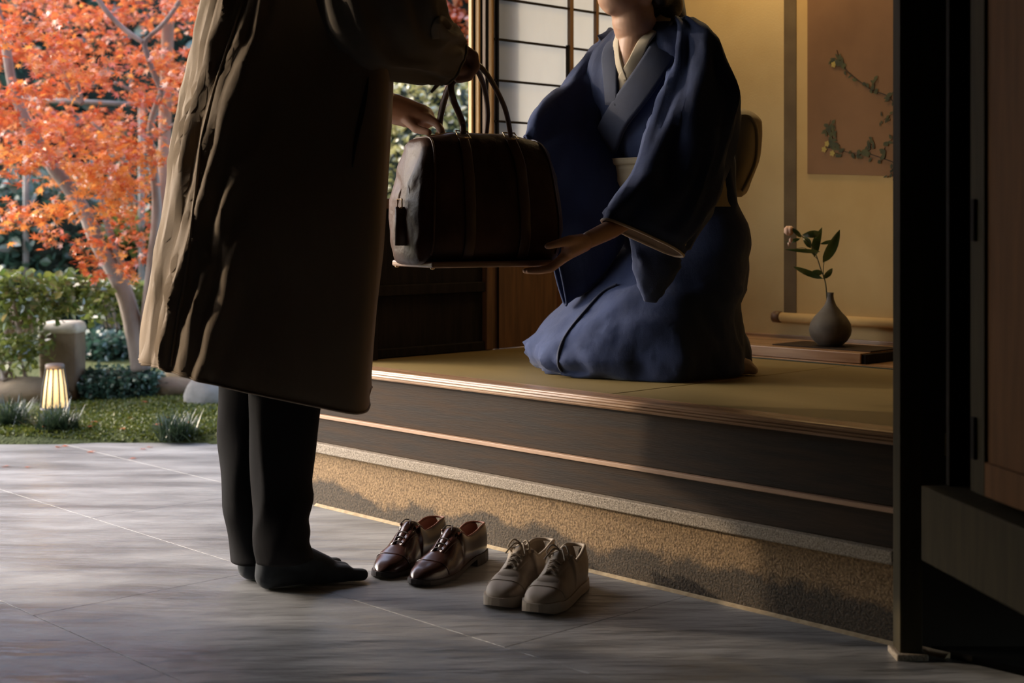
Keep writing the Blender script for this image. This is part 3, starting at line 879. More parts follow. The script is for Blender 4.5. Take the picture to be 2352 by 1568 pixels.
# ------------------------------------------------------------------ travel bag
M['bag_leather'] = pm('bag_leather', (0.040, 0.020, 0.014), (0.080, 0.040, 0.028), 6, 0.40, 0.5, 22, spec=0.2, rough2=0.55, bdist=0.008)
M['bag_strap'] = pm('bag_strap', (0.060, 0.032, 0.022), (0.095, 0.05, 0.034), 10, 0.36, 0.15, 60, bdist=0.002)
M['bag_base'] = pm('bag_base', (0.22, 0.13, 0.085), (0.30, 0.19, 0.13), 10, 0.4)
M['brass'] = pm('brass', (0.55, 0.40, 0.22), rough=0.28, metallic=1.0)
BC = Vector((-0.209, 3.60, 0.785)); BA = Vector((0.866, 0.5, 0)); BB = Vector((-0.5, 0.866, 0))
BL, BD, BH = 0.405, 0.25, 0.345
def bagpt(l, th):
    """l in 0..1 along the bag, th: angle around the cross-section (0 = far side, pi/2 top, pi = near side)"""
    e = 0.30
    le = abs(2 * l - 1)
    endk = (1 - max(0, (le - 0.80) / 0.20) ** 3 * 0.16)
    c, s = math.cos(th), math.sin(th)
    n = 0.42
    d = math.copysign(abs(c) ** n, c); h = math.copysign(abs(s) ** 0.50, s)
    hh = (h + 1) / 2
    dep = (1.0 - 0.34 * hh ** 2.2) * (0.96 + 0.06 * math.sin(PI * hh)) * endk
    top = BH * (1 - 0.05 * max(0, le - 0.5) * 2 * hh)
    x = (l - 0.5) * BL * (1 - 0.13 * hh ** 1.6) * (1 + 0.03 * math.sin(PI * hh)) + 0.5 * BL
    p = BC + BA * x + BB * (BD / 2 + d * BD / 2 * dep) + Vector((0, 0, hh * top))
    nv = noise.noise(p * 9) * 0.006 + noise.noise(p * 24) * 0.0025
    return p + (BB * d + BA * (2 * l - 1) * .3) * nv * (1 if hh > 0.04 else 0)
bag = thing('travel_bag', BC + BA * BL / 2 + BB * BD / 2, 'dark brown leather travel bag held up by both people', 'bag')
bm = bmesh.new()
NL, NT = 44, 72
rings = [[bagpt(i / NL, 2 * PI * j / NT) for j in range(NT)] for i in range(NL + 1)]
vr = [[bm.verts.new(p) for p in r] for r in rings]
for a, b in zip(vr[:-1], vr[1:]):
    for i in range(NT):
        j = (i + 1) % NT; bm.faces.new((a[i], a[j], b[j], b[i]))
for e_, sgn in ((0, -1), (NL, 1)):    # slightly bulging wrinkled end panels
    prev = vr[e_]
    cen = sum((v.co for v in prev), Vector()) / NT
    for q in (0.93, 0.8, 0.55, 0.3):
        cur = []
        for v0 in vr[e_]:
            p = cen + (v0.co - cen) * q + BA * sgn * (0.006 + 0.02 * (1 - q)) 
            w = noise.noise(Vector((p.x * 14, p.y * 14, p.z * 30 + 5))) 
            cur.append(bm.verts.new(p + BA * sgn * w * 0.012 * (1 - abs(q - .6))))
        for i in range(NT):
            j = (i + 1) % NT; bm.faces.new((prev[i], prev[j], cur[j], cur[i]))
        prev = cur
    bm.faces.new(prev)
bagb = obj('bag_body', bm, M['bag_leather'], bag, True)
btree = bvh(bagb)
def bagpath(l0, l1, th0, th1, n, off=0.003):
    P, N = [], []
    for i in range(n + 1):
        k = i / n
        l = l0 + (l1 - l0) * k; th = th0 + (th1 - th0) * k
        p = bagpt(l, th); q = bagpt(l, th + 0.02) - bagpt(l, th - 0.02); r = bagpt(l + .01, th) - bagpt(l - .01, th)
        nn = r.cross(q).normalized()
        cen = BC + BA * BL * l + BB * BD / 2 + Vector((0, 0, BH / 2))
        if nn.dot(p - cen) < 0: nn = -nn
        P.append(p + nn * off); N.append(nn)
    return P, N
LS = (0.29, 0.69)
for l in LS:
    for a, b in ((PI * 0.68, PI * 1.30), (PI * 0.32, -PI * 0.30)):
        bm = bmesh.new(); P, N = bagpath(l, l + .01, a, b, 40); ribbon(bm, P, N, 0.030, 0.002)
        obj('strap', bm, M['bag_strap'], bag, True)
    for q, th in ((0, PI * 0.665), (1, PI * 0.335)):
        P, N = bagpath(l, l, th, th + (0.06 if q == 0 else -0.06), 1, 0.008)
        c = P[0]; nn = N[0]; up = (P[0] - P[1]).normalized(); sd_ = up.cross(nn).normalized()
        bm = bmesh.new()
        cs = [c + sd_ * a + up * b for a, b in ((-.018, -.014), (.018, -.014), (.018, .012), (-.018, .012), (-.018, -.014), (.018, -.014))]
        tube(bm, cs, 0.0022, 8)
        obj('buckle_ring', bm, M['brass'], bag, True, label='square brass ring')
# piping, end seams, base, feet
for l in (0.045, 0.955):
    bm = bmesh.new(); P, N = bagpath(l, l, -0.25 * PI, 1.25 * PI, 60, 0.001); tube(bm, P, 0.0028, 6)
    obj('piping', bm, M['bag_strap'], bag, True)
bm = bmesh.new()
c0 = BC + BB * BD * 0.02
hexa(bm, [BC + BA * a + BB * b + Vector((0, 0, c)) for c in (-0.006, 0.010) for a, b in ((0.012, 0.004), (BL - 0.012, 0.004), (BL - 0.012, BD - 0.004), (0.012, BD - 0.004))], 0.005)
obj('base_panel', bm, M['bag_base'], bag, False, label='paler brown leather base')
for a, b in ((0.02, 0.02), (BL - 0.02, 0.02), (0.02, BD - 0.02), (BL - 0.02, BD - 0.02)):
    bm = bmesh.new(); lathe(bm, [(0.001, -0.010), (0.005, -0.009), (0.0065, -0.005), (0.0065, 0.0), (0.001, 0.001)], BC + BA * a + BB * b, 14)
    obj('stud', bm, M['brass'], bag, True, label='small metal foot')
# zip and end tab
bm = bmesh.new(); P, N = bagpath(0.06, 0.94, PI / 2, PI / 2, 30, 0.001); ribbon(bm, P, N, 0.016, 0.0015); obj('zip', bm, M['brass'], bag)
bm = bmesh.new()
pe = [BC + BA * -0.012 + BB * (BD / 2) + Vector((0, 0, z)) for z in (0.05, 0.10, 0.15)]
tube(bm, [p + BA * -(.006) for p in pe], 0.016, 8, 0.25); obj('end_tab', bm, M['bag_strap'], bag, True)
bm = bmesh.new(); c = pe[2] + BA * -0.010 + Vector((0, 0, .008)); tube(bm, [c + BB * a + Vector((0, 0, b)) for a, b in ((-.014, -.01), (.014, -.01), (.014, .012), (-.014, .012), (-.014, -.01))], 0.002, 6); obj('buckle_ring', bm, M['brass'], bag, True)
# handles
def ringpos(l, q):
    P, N = bagpath(l, l, PI * 0.665 if q == 0 else PI * 0.335, PI * .5, 1, 0.010); return P[0]
GR = W(1068, 165, 3.58)      # the grip
HN = [(ringpos(LS[0], 0), ringpos(LS[1], 0), 0), (ringpos(LS[0], 1), ringpos(LS[1], 1), 1)]
for a, b, q in HN:
    g = GR + Vector((0, 0.006 if q == 0 else 0.030, 0.004 * q))
    if q == 0:
        pts = [a, W(1060, 275, a.y), W(1040, 225, 3.60), W(1038, 190, 3.585), g + Vector((0.0, 0, -.004)), W(1095, 148, 3.61), W(1128, 185, 3.65), W(1160, 250, 3.70), b]
    else:
        pts = [a, W(1010, 280, a.y - .02), W(1022, 225, 3.72), W(1038, 190, 3.64), g + Vector((0.0, 0, -.008)), W(1092, 158, 3.66), W(1112, 200, 3.76), W(1120, 260, 3.86), b]
    sp_ = spline(pts, 7)
    bm = bmesh.new(); tube(bm, sp_, 0.0085, 10, 0.75)
    obj('handle', bm, M['bag_strap'], bag, True)

# ------------------------------------------------------------------ people
def skin_mat(name, c):
    m = pm(name, c, tuple(x * 0.9 for x in c), 12, 0.48, 0.1, 90, bdist=0.001)
    b = m.node_tree.nodes['Principled BSDF']
    b.inputs['Subsurface Weight'].default_value = 0.15
    b.inputs['Subsurface Radius'].default_value = (0.02, 0.008, 0.004)
    return m
M['skin_w'] = skin_mat('skin_light', (0.56, 0.33, 0.22))
M['skin_m'] = skin_mat('skin_warm', (0.42, 0.23, 0.15))
M['hair'] = pm('hair', (0.010, 0.008, 0.007), (0.022, 0.016, 0.012), 60, 0.4, 0.5, 120, (1, 1, 4), bdist=0.003)
M['lips'] = pm('lips', (0.42, 0.12, 0.09), rough=0.4)
M['indigo'] = weave(pm('indigo_cloth', (0.008, 0.018, 0.062), (0.022, 0.042, 0.125), 5, 0.85, 0.6, 24, (1, 1, 0.7), sheen=0.15, bdist=0.006), 700, 0.35)
M['indigo_collar'] = weave(pm('indigo_collar', (0.009, 0.015, 0.040), (0.015, 0.024, 0.058), 8, 0.8, 0.2, 40, sheen=0.1, bdist=0.003), 700, 0.3)
M['cream_cloth'] = weave(pm('cream_cloth', (0.50, 0.42, 0.30), (0.58, 0.50, 0.37), 8, 0.8, 0.25, 30, bdist=0.003), 800, 0.2)
M['obi_cloth'] = weave(pm('obi_cloth', (0.30, 0.25, 0.165), (0.38, 0.32, 0.22), 6, 0.75, 0.3, 26, bdist=0.004), 600, 0.3)
M['lining'] = pm('lining', (0.46, 0.39, 0.33), (0.55, 0.47, 0.40), 20, 0.8)
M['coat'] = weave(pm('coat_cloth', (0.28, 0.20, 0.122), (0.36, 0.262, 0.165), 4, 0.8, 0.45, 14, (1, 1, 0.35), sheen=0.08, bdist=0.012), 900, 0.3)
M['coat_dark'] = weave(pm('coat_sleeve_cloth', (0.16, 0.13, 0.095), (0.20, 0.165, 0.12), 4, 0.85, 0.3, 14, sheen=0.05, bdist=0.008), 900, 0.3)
M['trouser'] = weave(pm('trouser_cloth', (0.009, 0.009, 0.010), (0.016, 0.015, 0.016), 6, 0.9, 0.3, 12, (1, 1, 0.3), spec=0.12, bdist=0.008), 900, 0.25)
M['sock'] = weave(pm('sock_knit', (0.020, 0.026, 0.033), (0.034, 0.042, 0.050), 30, 0.9, 0.3, 40, sheen=0.15, bdist=0.003), 1200, 0.4)
M['tabi'] = pm('tabi_cloth', (0.62, 0.50, 0.44), rough=0.8)

def head(bm, chin, f, up, s):
    """head from closed pieces; f forward, up; s scale. returns a point helper"""
    f = Vector(f).normalized(); r = f.cross(Vector(up)).normalized(); u = r.cross(f).normalized()
    rot = Matrix((r, f, u)).transposed()
    C0 = Vector(chin)
    def q(x, y, z): return C0 + (r * x + f * y + u * z) * s
    ball(bm, q(0, -.085, .145), (.077 * s, .096 * s, .092 * s), rot, 3)
    ball(bm, q(0, -.045, .085), (.062 * s, .068 * s, .090 * s), rot, 3)
    ball(bm, q(0, -.040, .045), (.055 * s, .062 * s, .048 * s), rot, 3)
    ball(bm, q(0, -.017, .014), (.024 * s, .020 * s, .017 * s), rot)
    for e in (-1, 1):
        limb(bm, q(0, -.022, .012), q(e * .050, -.085, .050), .015 * s, .020 * s)
        ball(bm, q(e * .034, -.005, .062), (.022 * s, .020 * s, .026 * s), rot)     # cheek
        ball(bm, q(e * .031, .001, .112), (.017 * s, .012 * s, .010 * s), rot)      # eye
        limb(bm, q(e * .012, .010, .128), q(e * .045, -.004, .130), .007 * s, .005 * s)
        ball(bm, q(e * .075, -.085, .092), (.009 * s, .018 * s, .030 * s), rot)     # ear
        ball(bm, q(e * .079, -.082, .070), (.007 * s, .010 * s, .012 * s), rot)
    ball(bm, q(0, .006, .046), (.024 * s, .010 * s, .008 * s), rot)
    ball(bm, q(0, .006, .034), (.021 * s, .011 * s, .008 * s), rot)
    limb(bm, q(0, .008, .118), q(0, .028, .074), .007 * s, .012 * s)
    ball(bm, q(0, .020, .072), (.017 * s, .012 * s, .009 * s), rot)
    return q, rot

def finger(bm, pts, r0, r1):
    n = len(pts)
    chain(bm, pts, [r0 + (r1 - r0) * i / (n - 1) for i in range(n)], 12)

def ring_loft(rows, seg, zf=None, fold=None, n_l=2.0, n_r=2.0, skew=0):
    """rows: (z, xl, xr, yc, b, shear) -> rings of points"""
    out = []
    for k, (z, xl, xr, yc, b, sh) in enumerate(rows):
        cx_, a = (xl + xr) / 2, (xr - xl) / 2
        r = []
        for j in range(seg):
            t = 2 * PI * j / seg
            c, s = math.cos(t), math.sin(t)
            n = n_r if c > 0 else n_l
            ex = 2 / n
            px = a * math.copysign(abs(c) ** ex, c); py = b * math.copysign(abs(s) ** ex, s)
            p = Vector((cx_ + px, yc + py + sh * px, z))
            if skew: p.x += p.x / yc * (p.y - yc) * skew
            nv = Vector((c * b, s * a, 0)).normalized()
            if fold: p = p + nv * fold(p, t, k, nv)
            if zf: p.z += zf(p, k)
            r.append(p)
        out.append(r)
    return out

# ---- kneeling person in the indigo robe
YW = 4.31
wom = thing('person', (0.42, 4.33, 0.45), 'kneeling person in indigo robe with cream sash holding the bag', 'person')
bm = bmesh.new()
WS = 1.14
chin = W(1392, 30, 4.20)
q, hrot = head(bm, chin, (-.80, -.50, .10), (0.0, 0.0, 1), WS)
nk = W(1478, 120, 4.32)
chain(bm, [q(0, -.075, .06), q(0, -.09, -.01), W(1482, 110, 4.34), W(1484, 180, 4.37)], [.062, .064, .074, .11], 24)
limb(bm, W(1478, 85, 4.33), W(1450, 148, 4.235), .058, .040, 24)
limb(bm, W(1464, 92, 4.262), W(1450, 148, 4.230), .058, .041, 24)
# trunk, arms and legs under the clothes
chain(bm, [W(1500, 640, 4.36), W(1505, 470, 4.36), W(1495, 300, 4.35), W(1480, 220, 4.36)], [.11, .085, .09, .08])
for e, S_, El, Wr in ((1, W(1590, 170, 4.22), W(1570, 400, 4.08), W(1475, 480, 3.96)), (-1, W(1405, 150, 4.46), W(1345, 350, 4.38), W(1260, 470, 4.22))):
    chain(bm, [W(1485, 190, 4.34), S_, El, Wr], [.08, .05, .037, .030])
chain(bm, [W(1600, 690, 4.42), W(1330, 770, 4.45), W(1600, 805, 4.40)], [.10, .07, .045])
chain(bm, [W(1600, 690, 4.28), W(1390, 790, 4.22), W(1620, 815, 4.22)], [.10, .07, .045])
# her left forearm and hand under the bag corner
F0 = W(1475, 480, 3.96)
wr1 = W(1352, 551, 3.78)
chain(bm, [F0, W(1402, 527, 3.875), W(1375, 540, 3.82), wr1], [.029, .0265, .0245, .023])
pa = W(1310, 572, 3.745)
for i, dy in enumerate((-.030, -.011, .009, .028)):
    kn = W(1292 + i * 3, 592 - i * 1, 3.745 + dy)
    limb(bm, W(1345, 556 + 2 * (3 - i), 3.78 + dy * 0.5), kn, .0175, .0135)
    L_ = (0.9, 1.0, .95, .8)[i]
    p1 = W(1292 - 32 * L_, 609, 3.735 + dy * 1.05); p2 = W(1292 - 62 * L_, 617, 3.73 + dy * 1.05); p3 = W(1292 - 86 * L_, 616.5, 3.725 + dy * 1.05)
    p1.z = min(p1.z, 0.7745); p2.z = 0.7695; p3.z = 0.7690
    finger(bm, [kn, p1, p2, p3], .0125, .0082)
limb(bm, W(1340, 556, 3.75), W(1306, 573, 3.72), .022, .020)
finger(bm, [W(1338, 550, 3.745), W(1308, 552, 3.705), W(1282, 559, 3.685), W(1258, 565, 3.675)], .0165, .0092)
# her right hand on the far end of the bag
h0 = W(1260, 470, 4.22)
chain(bm, [h0, W(1225, 480, 4.14)], [.028, .026])
for i in range(4):
    finger(bm, [W(1225, 470 + i * 12, 4.13), W(1205, 462 + i * 16, 4.09), W(1180, 460 + i * 19, 4.055), W(1158, 460 + i * 19, 4.035)], .0125, .008)
finger(bm, [W(1228, 465, 4.14), W(1210, 440, 4.10), W(1195, 420, 4.06)], .015, .009)
wbody = fuse('body', bm, M['skin_w'], wom, 0.0042, 3)
bm = bmesh.new()
ball(bm, q(0, .0125, .045), (.021 * WS, .007 * WS, .0065 * WS), hrot); ball(bm, q(0, .0125, .036), (.018 * WS, .008 * WS, .006 * WS), hrot)
obj('lips', bm, M['lips'], wom, True, label='muted red lips')
bm = bmesh.new()
ball(bm, q(0, -.105, .165), (.088 * WS, .097 * WS, .092 * WS), hrot, 3)
ball(bm, q(0, -.135, .100), (.078 * WS, .070 * WS, .080 * WS), hrot, 3)
ball(bm, q(0, -.185, .055), (.055 * WS, .048 * WS, .050 * WS), hrot, 3)
for e in (-1, 1): limb(bm, q(e * .066, -.062, .16), q(e * .060, -.125, .055), .02 * WS, .024 * WS)
fuse('hair', bm, M['hair'], wom, 0.006, 3)
bm = bmesh.new()
for e in (1,):
    tube(bm, [q(e * .088, -.090, .060), q(e * .092, -.095, .035), q(e * .088, -.110, .02)], 0.006, 8)
obj('ear_ornament', bm, pm('ornament', (0.6, 0.42, 0.36), rough=0.3), wom, True)

def X(px, Y=YW): return (px - 1176) * Y / FPX
tab = [  # row, left, right, half depth, shear
    (850, 1262, 1703, .315, -.05), (836, 1232, 1716, .320, -.05), (812, 1208, 1719, .318, -.06), (790, 1212, 1716, .305, -.08), (760, 1236, 1704, .285, -.10),
    (725, 1266, 1688, .265, -.14), (700, 1290, 1686, .25, -.18), (660, 1328, 1703, .235, -.22), (620, 1366, 1712, .22, -.26), (590, 1398, 1715, .205, -.3), (560, 1425, 1721, .19, -.35),
    (520, 1425, 1714, .17, -.4), (480, 1415, 1694, .155, -.45), (430, 1405, 1684, .15, -.5), (380, 1396, 1680, .15, -.5), (350, 1388, 1672, .155, -.5), (306, 1366, 1666, .16, -.5),
    (250, 1346, 1660, .16, -.5), (200, 1338, 1650, .155, -.5), (150, 1346, 1636, .145, -.5), (110, 1362, 1620, .12, -.52), (88, 1384, 1606, .10, -.52), (70, 1404, 1590, .085, -.5), (58, 1420, 1578, .07, -.45)]
def wfold(p, t, k, nv):
    a = p.z
    hip = max(0, min(1, (0.88 - a) / 0.3))
    f = 0.0
    left = max(0, -math.cos(t))
    # pulled folds over the thighs, running from knee up towards the waist
    w_ = noise.noise(Vector((p.x * 3.2 - p.z * 3.0, p.y * 7, p.z * 2.4)))
    f += hip * 0.020 * (1 - abs(w_) * 3.2)
    w2 = noise.noise(Vector((p.x * 16 + p.z * 9, p.y * 16, p.z * 5)))
    f += hip * 0.006 * (1 - abs(w2) * 3.2)
    if a < 0.66:   # gathered creases near the floor, strongest at the knees
        g_ = math.sin(p.y * 40 + p.x * 34 + 3 * noise.noise(p * 7))
        f += 0.016 * ((0.66 - a) / 0.21) ** 1.3 * (1 - 2 * abs(g_) ** .7) * (0.25 + left * 1.1)
    if a > 0.95:      # long soft pleats running down from the shoulders
        u_ = p.x * 30 + p.y * 14 + (p.z - 1.2) * 9 * (1 if p.x > .36 else -1)
        f += 0.007 * max(0.0, 1 - abs(math.sin(u_)) * 1.4) ** 1.3
        f += 0.006 * (1 - abs(noise.noise(Vector((p.x * 14, p.y * 14, p.z * 2.2)))) * 3.0)
    return f - 0.006
rows = []
zs = []
for i in range(61):
    k = i / 60 * (len(tab) - 1)
    def g(c): return cr([(n_, r_[c]) for n_, r_ in enumerate(tab)], k)
    py = g(0)
    z = 0.452 + (850 - py) * YW / FPX
    b = g(3)
    rows.append((z, X(g(1)), X(g(2)), 4.31 - 0.02 * (z < .7), b, g(4)))
bm = bmesh.new()
rg = ring_loft(rows, 96, fold=wfold)
for r in rg:
    for p in r: p.z = max(p.z, 0.4515)
loft(bm, rg, cap1=False)
robe = obj('robe', bm, M['indigo'], wom, True)
rtree = bvh(robe)

def sleeve(secs, seg=28, nstep=7, fold=0.009, seed=0, m=None, name='sleeve', thick=0.0):
    """secs: (A, B, half thickness) world points of the two edges"""
    ns = len(secs)
    R_ = []
    for i in range((ns - 1) * nstep + 1):
        k = i / nstep
        def g(fn): return Vector([cr([(n_, fn(s_)[c]) for n_, s_ in enumerate(secs)], k) for c in range(3)])
        A, B = g(lambda s_: s_[0]), g(lambda s_: s_[1])
        d = cr([(n_, s_[2]) for n_, s_ in enumerate(secs)], k)
        R_.append((A, B, d))
    rings = []
    for i, (A, B, d) in enumerate(R_):
        c = (A + B) / 2
        c0 = (R_[max(0, i - 1)][0] + R_[max(0, i - 1)][1]) / 2; c1 = (R_[min(len(R_) - 1, i + 1)][0] + R_[min(len(R_) - 1, i + 1)][1]) / 2
        t = (c1 - c0).normalized(); maj = (A - B) / 2
        mn = t.cross(maj.normalized()).normalized()
        r = []
        for j in range(seg):
            a = 2 * PI * j / seg
            p = c + maj * math.copysign(abs(math.cos(a)) ** .8, math.cos(a)) + mn * (d * math.copysign(abs(math.sin(a)) ** .7, math.sin(a)))
            kk = i / len(R_)
            w_ = noise.noise(Vector((math.cos(a) * 2.2 + seed, math.sin(a) * 2.2 + kk * 1.4, kk * 2.6 + seed)))
            w2 = noise.noise(Vector((math.cos(a) * 5 + seed, math.sin(a) * 5, kk * 4 + seed)))
            f = fold * (1 - abs(w_) * 3.4) + fold * .5 * (1 - abs(w2) * 3)
            f += fold * 1.1 * max(0.0, 1 - abs(math.sin(a * 3.0 + kk * 3.2 + seed + 0.8 * noise.noise(Vector((kk * 4, a, seed))))) * 1.5) ** 1.3 * math.sin(PI * min(1, kk + .1))
            edge = 1 if i < len(R_) - 3 else 0.25
            nrm = (maj.normalized() * math.cos(a) * d + mn * math.sin(a) * maj.length)
            p = p + nrm.normalized() * f * edge * min(1, d / 0.04)
            r.append(p)
        rings.append(r)
    return rings, R_
def cuffed(secs, parent, m, lining_m, seed, fold, depth=0.12, rimw=0.004, cap0=True, name='sleeve', rim_m=None):
    rings, R_ = sleeve(secs, 40, 8, fold, seed)
    bm = bmesh.new(); loft(bm, rings, cap0=cap0, cap1=False)
    o = obj(name, bm, m, parent, True)
    last = rings[-1]; n = len(last); c = sum(last, Vector()) / n
    t = (c - sum(rings[-4], Vector()) / n).normalized()
    bm = bmesh.new()
    inn = [last]
    for k in (1, 2, 3, 4):
        inn.append([c + (p - c) * (1 - 0.04 * k) - t * (depth * k / 4) for p in last])
    loft(bm, inn, cap0=False, cap1=True)
    obj('sleeve_lining', bm, lining_m, o, True)
    if rimw:
        bm = bmesh.new(); pts = last + [last[0], last[1]]
        tube(bm, pts, rimw, 6)
        obj('cuff_edge', bm, rim_m or lining_m, o, True)
    return o, rings
near_s = [(W(1552, 68, 4.28), W(1618, 78, 4.24), .06), (W(1545, 112, 4.22), W(1660, 150, 4.18), .095), (W(1524, 205, 4.15), W(1692, 255, 4.12), .10),
          (W(1492, 300, 4.06), W(1676, 350, 4.05), .092), (W(1458, 390, 3.98), W(1640, 452, 3.99), .075), (W(1412, 460, 3.90), W(1602, 535, 3.95), .058), (W(1386, 505, 3.865), W(1567, 588, 3.93), .034)]
nsl, nrings = cuffed(near_s, wom, M['indigo'], M['lining'], 3.1, 0.012)
far_s = [(W(1415, 72, 4.50), W(1500, 130, 4.40), .06), (W(1392, 92, 4.50), W(1450, 220, 4.42), .09), (W(1345, 140, 4.44), W(1440, 400, 4.38), .085), (W(1292, 195, 4.36), W(1425, 540, 4.32), .07),
         (W(1232, 245, 4.28), W(1385, 628, 4.24), .05), (W(1206, 312, 4.22), W(1300, 700, 4.20), .02)]
fsl, _ = cuffed(far_s, wom, M['indigo'], M['indigo'], 8.3, 0.010)
# pouch of the near sleeve, folded on the lap
pouch_s = [(W(1440, 530, 3.99), W(1560, 584, 3.99), .03), (W(1452, 580, 4.00), W(1560, 610, 4.00), .034), (W(1462, 640, 4.01), W(1530, 660, 4.01), .03), (W(1478, 690, 4.02), W(1508, 694, 4.02), .012)]
rings, _r = sleeve(pouch_s, 24, 6, 0.006, 5)
bm = bmesh.new(); loft(bm, rings); obj('sleeve_pouch', bm, M['indigo'], nsl, True)

# collar bands lie on the robe and rise around the neck
ntree = bvh(robe, wbody)
def band(name, pix, extra, width, m, off, thick=0.004, tree=rtree):
    bm = bmesh.new()
    P, N = [], []
    for a in extra: P.append(a[0]); N.append(a[1])
    sp_ = spline([Vector((x, y, 0)) for x, y in pix], 5)
    for s_ in sp_:
        a, b = on(tree, s_.x, s_.y, off); P.append(a); N.append(b)
    for _ in range(10):
        P = [P[0]] + [(P[i - 1] + P[i] * 2 + P[i + 1]) / 4 for i in range(1, len(P) - 1)] + [P[-1]]
        N = [N[0]] + [(N[i - 1] + N[i] * 2 + N[i + 1]).normalized() for i in range(1, len(N) - 1)] + [N[-1]]
    ribbon(bm, P, N, width, thick)
    return obj(name, bm, m, wom, True)
def ex(px, py, Y, n): return (W(px, py, Y), Vector(n).normalized())
# inner cream collar: near side, then far side
band('inner_collar', [(1498, 72), (1478, 105), (1455, 145), (1430, 192), (1415, 215)], [ex(1556, 14, 4.33, (.5, -.6, .2)), ex(1526, 38, 4.27, (.2, -.9, .2))], 0.036, M['cream_cloth'], 0.010, 0.004, ntree)
band('inner_collar', [(1416, 82), (1420, 120), (1428, 160), (1436, 190)], [ex(1430, 40, 4.42, (-.8, -.3, .2)), ex(1420, 62, 4.36, (-.7, -.6, .2))], 0.034, M['cream_cloth'], 0.008, 0.004, ntree)
band('collar', [(1408, 100), (1408, 140), (1412, 190), (1414, 240)], [ex(1440, 40, 4.46, (-.8, -.2, .2)), ex(1412, 66, 4.40, (-.7, -.6, .2))], 0.062, M['indigo_collar'], 0.014, 0.006)
band('collar', [(1535, 110), (1500, 165), (1462, 220), (1425, 270), (1400, 320), (1392, 362)], [ex(1560, 22, 4.44, (.8, .5, .3)), ex(1572, 40, 4.36, (.8, -.2, .3)), ex(1560, 70, 4.28, (.4, -.8, .3))], 0.088, M['indigo_collar'], 0.018, 0.007)
# collar standing at the nape
bm = bmesh.new()
rg = []
for i in range(13):
    a = math.radians(-60 + 190 * i / 12)
    c = Vector((X(1490, 4.36), 4.38, 0)); d = Vector((math.cos(a), math.sin(a), 0))
    zt = ZR(5, 4.36) + 0.01 * math.cos(a)
    rg.append([c + d * .105 + Vector((0, 0, zt - .10)), c + d * .098 + Vector((0, 0, zt)), c + d * .110 + Vector((0, 0, zt)), c + d * .125 + Vector((0, 0, zt - .10))])
loft(bm, rg); obj('collar', bm, M['indigo_collar'], wom, True)
# sash
def belt(z0, z1, grow, m, name, n=6):
    rr = []
    for i in range(n + 1):
        z = z0 + (z1 - z0) * i / n
        b_ = math.sin(PI * i / n)
        best = min(rows, key=lambda r: abs(r[0] - z))
        rr.append((z, best[1] - grow - .003 * b_, best[2] - .02, best[3], best[4] + grow, best[5]))
    bm = bmesh.new(); loft(bm, ring_loft(rr, 72), cap0=True, cap1=True)
    return obj(name, bm, m, wom, True)
belt(ZR(476, YW), ZR(379, YW), 0.020, M['obi_cloth'], 'sash', 8)
belt(ZR(381, YW), ZR(365, YW), 0.024, M['obi_cloth'], 'sash_scarf', 6)
# bow of the sash at the back
bm = bmesh.new()
rr = []
for (py, l, r, b) in ((452, 1690, 1700, .02), (440, 1672, 1712, .06), (405, 1660, 1728, .10), (360, 1655, 1741, .125), (310, 1655, 1748, .13), (280, 1660, 1744, .125), (262, 1668, 1728, .10), (252, 1682, 1708, .05)):
    rr.append((ZR(py, 4.42), X(l, 4.42), X(r, 4.42), 4.43, b, .25))
rr2 = []
for i in range(29):
    k = i / 28 * (len(rr) - 1)
    rr2.append(tuple(cr([(n_, s_[c]) for n_, s_ in enumerate(rr)], k) for c in range(6)))
loft(bm, ring_loft(rr2, 40, fold=lambda p, t, k, nv: 0.008 * (1 - abs(noise.noise(Vector((p.x * 12, p.y * 6, p.z * 5)))) * 3)))
bow = obj('sash_bow', bm, M['obi_cloth'], wom, True)
bt = bvh(bow)
bm = bmesh.new(); drape(bm, bt, [(1700, 268), (1722, 270), (1736, 300), (1735, 360), (1722, 400), (1705, 436)], 0.010, 0.004, 0.004)
obj('fold_edge', bm, M['obi_cloth'], bow, True)
# overlap seam of the robe
bm = bmesh.new()
drape(bm, rtree, [(1418, 655), (1385, 672), (1345, 715), (1305, 765), (1287, 800), (1284, 835), (1292, 852)], 0.007, 0.003, 0.0035, 8)
obj('front_seam', bm, M['indigo_collar'], robe, True)
# white split-toe socks peeping out at the back
for yy in (4.17, 4.36):
    bm = bmesh.new()
    limb(bm, Vector((X(1640), yy, .480)), Vector((X(1695), yy, .476)), .028, .024); limb(bm, Vector((X(1695), yy, .476)), Vector((X(1712), yy - .01, .466)), .022, .014)
    fuse('sock', bm, M['tabi'], wom, 0.005, 2)

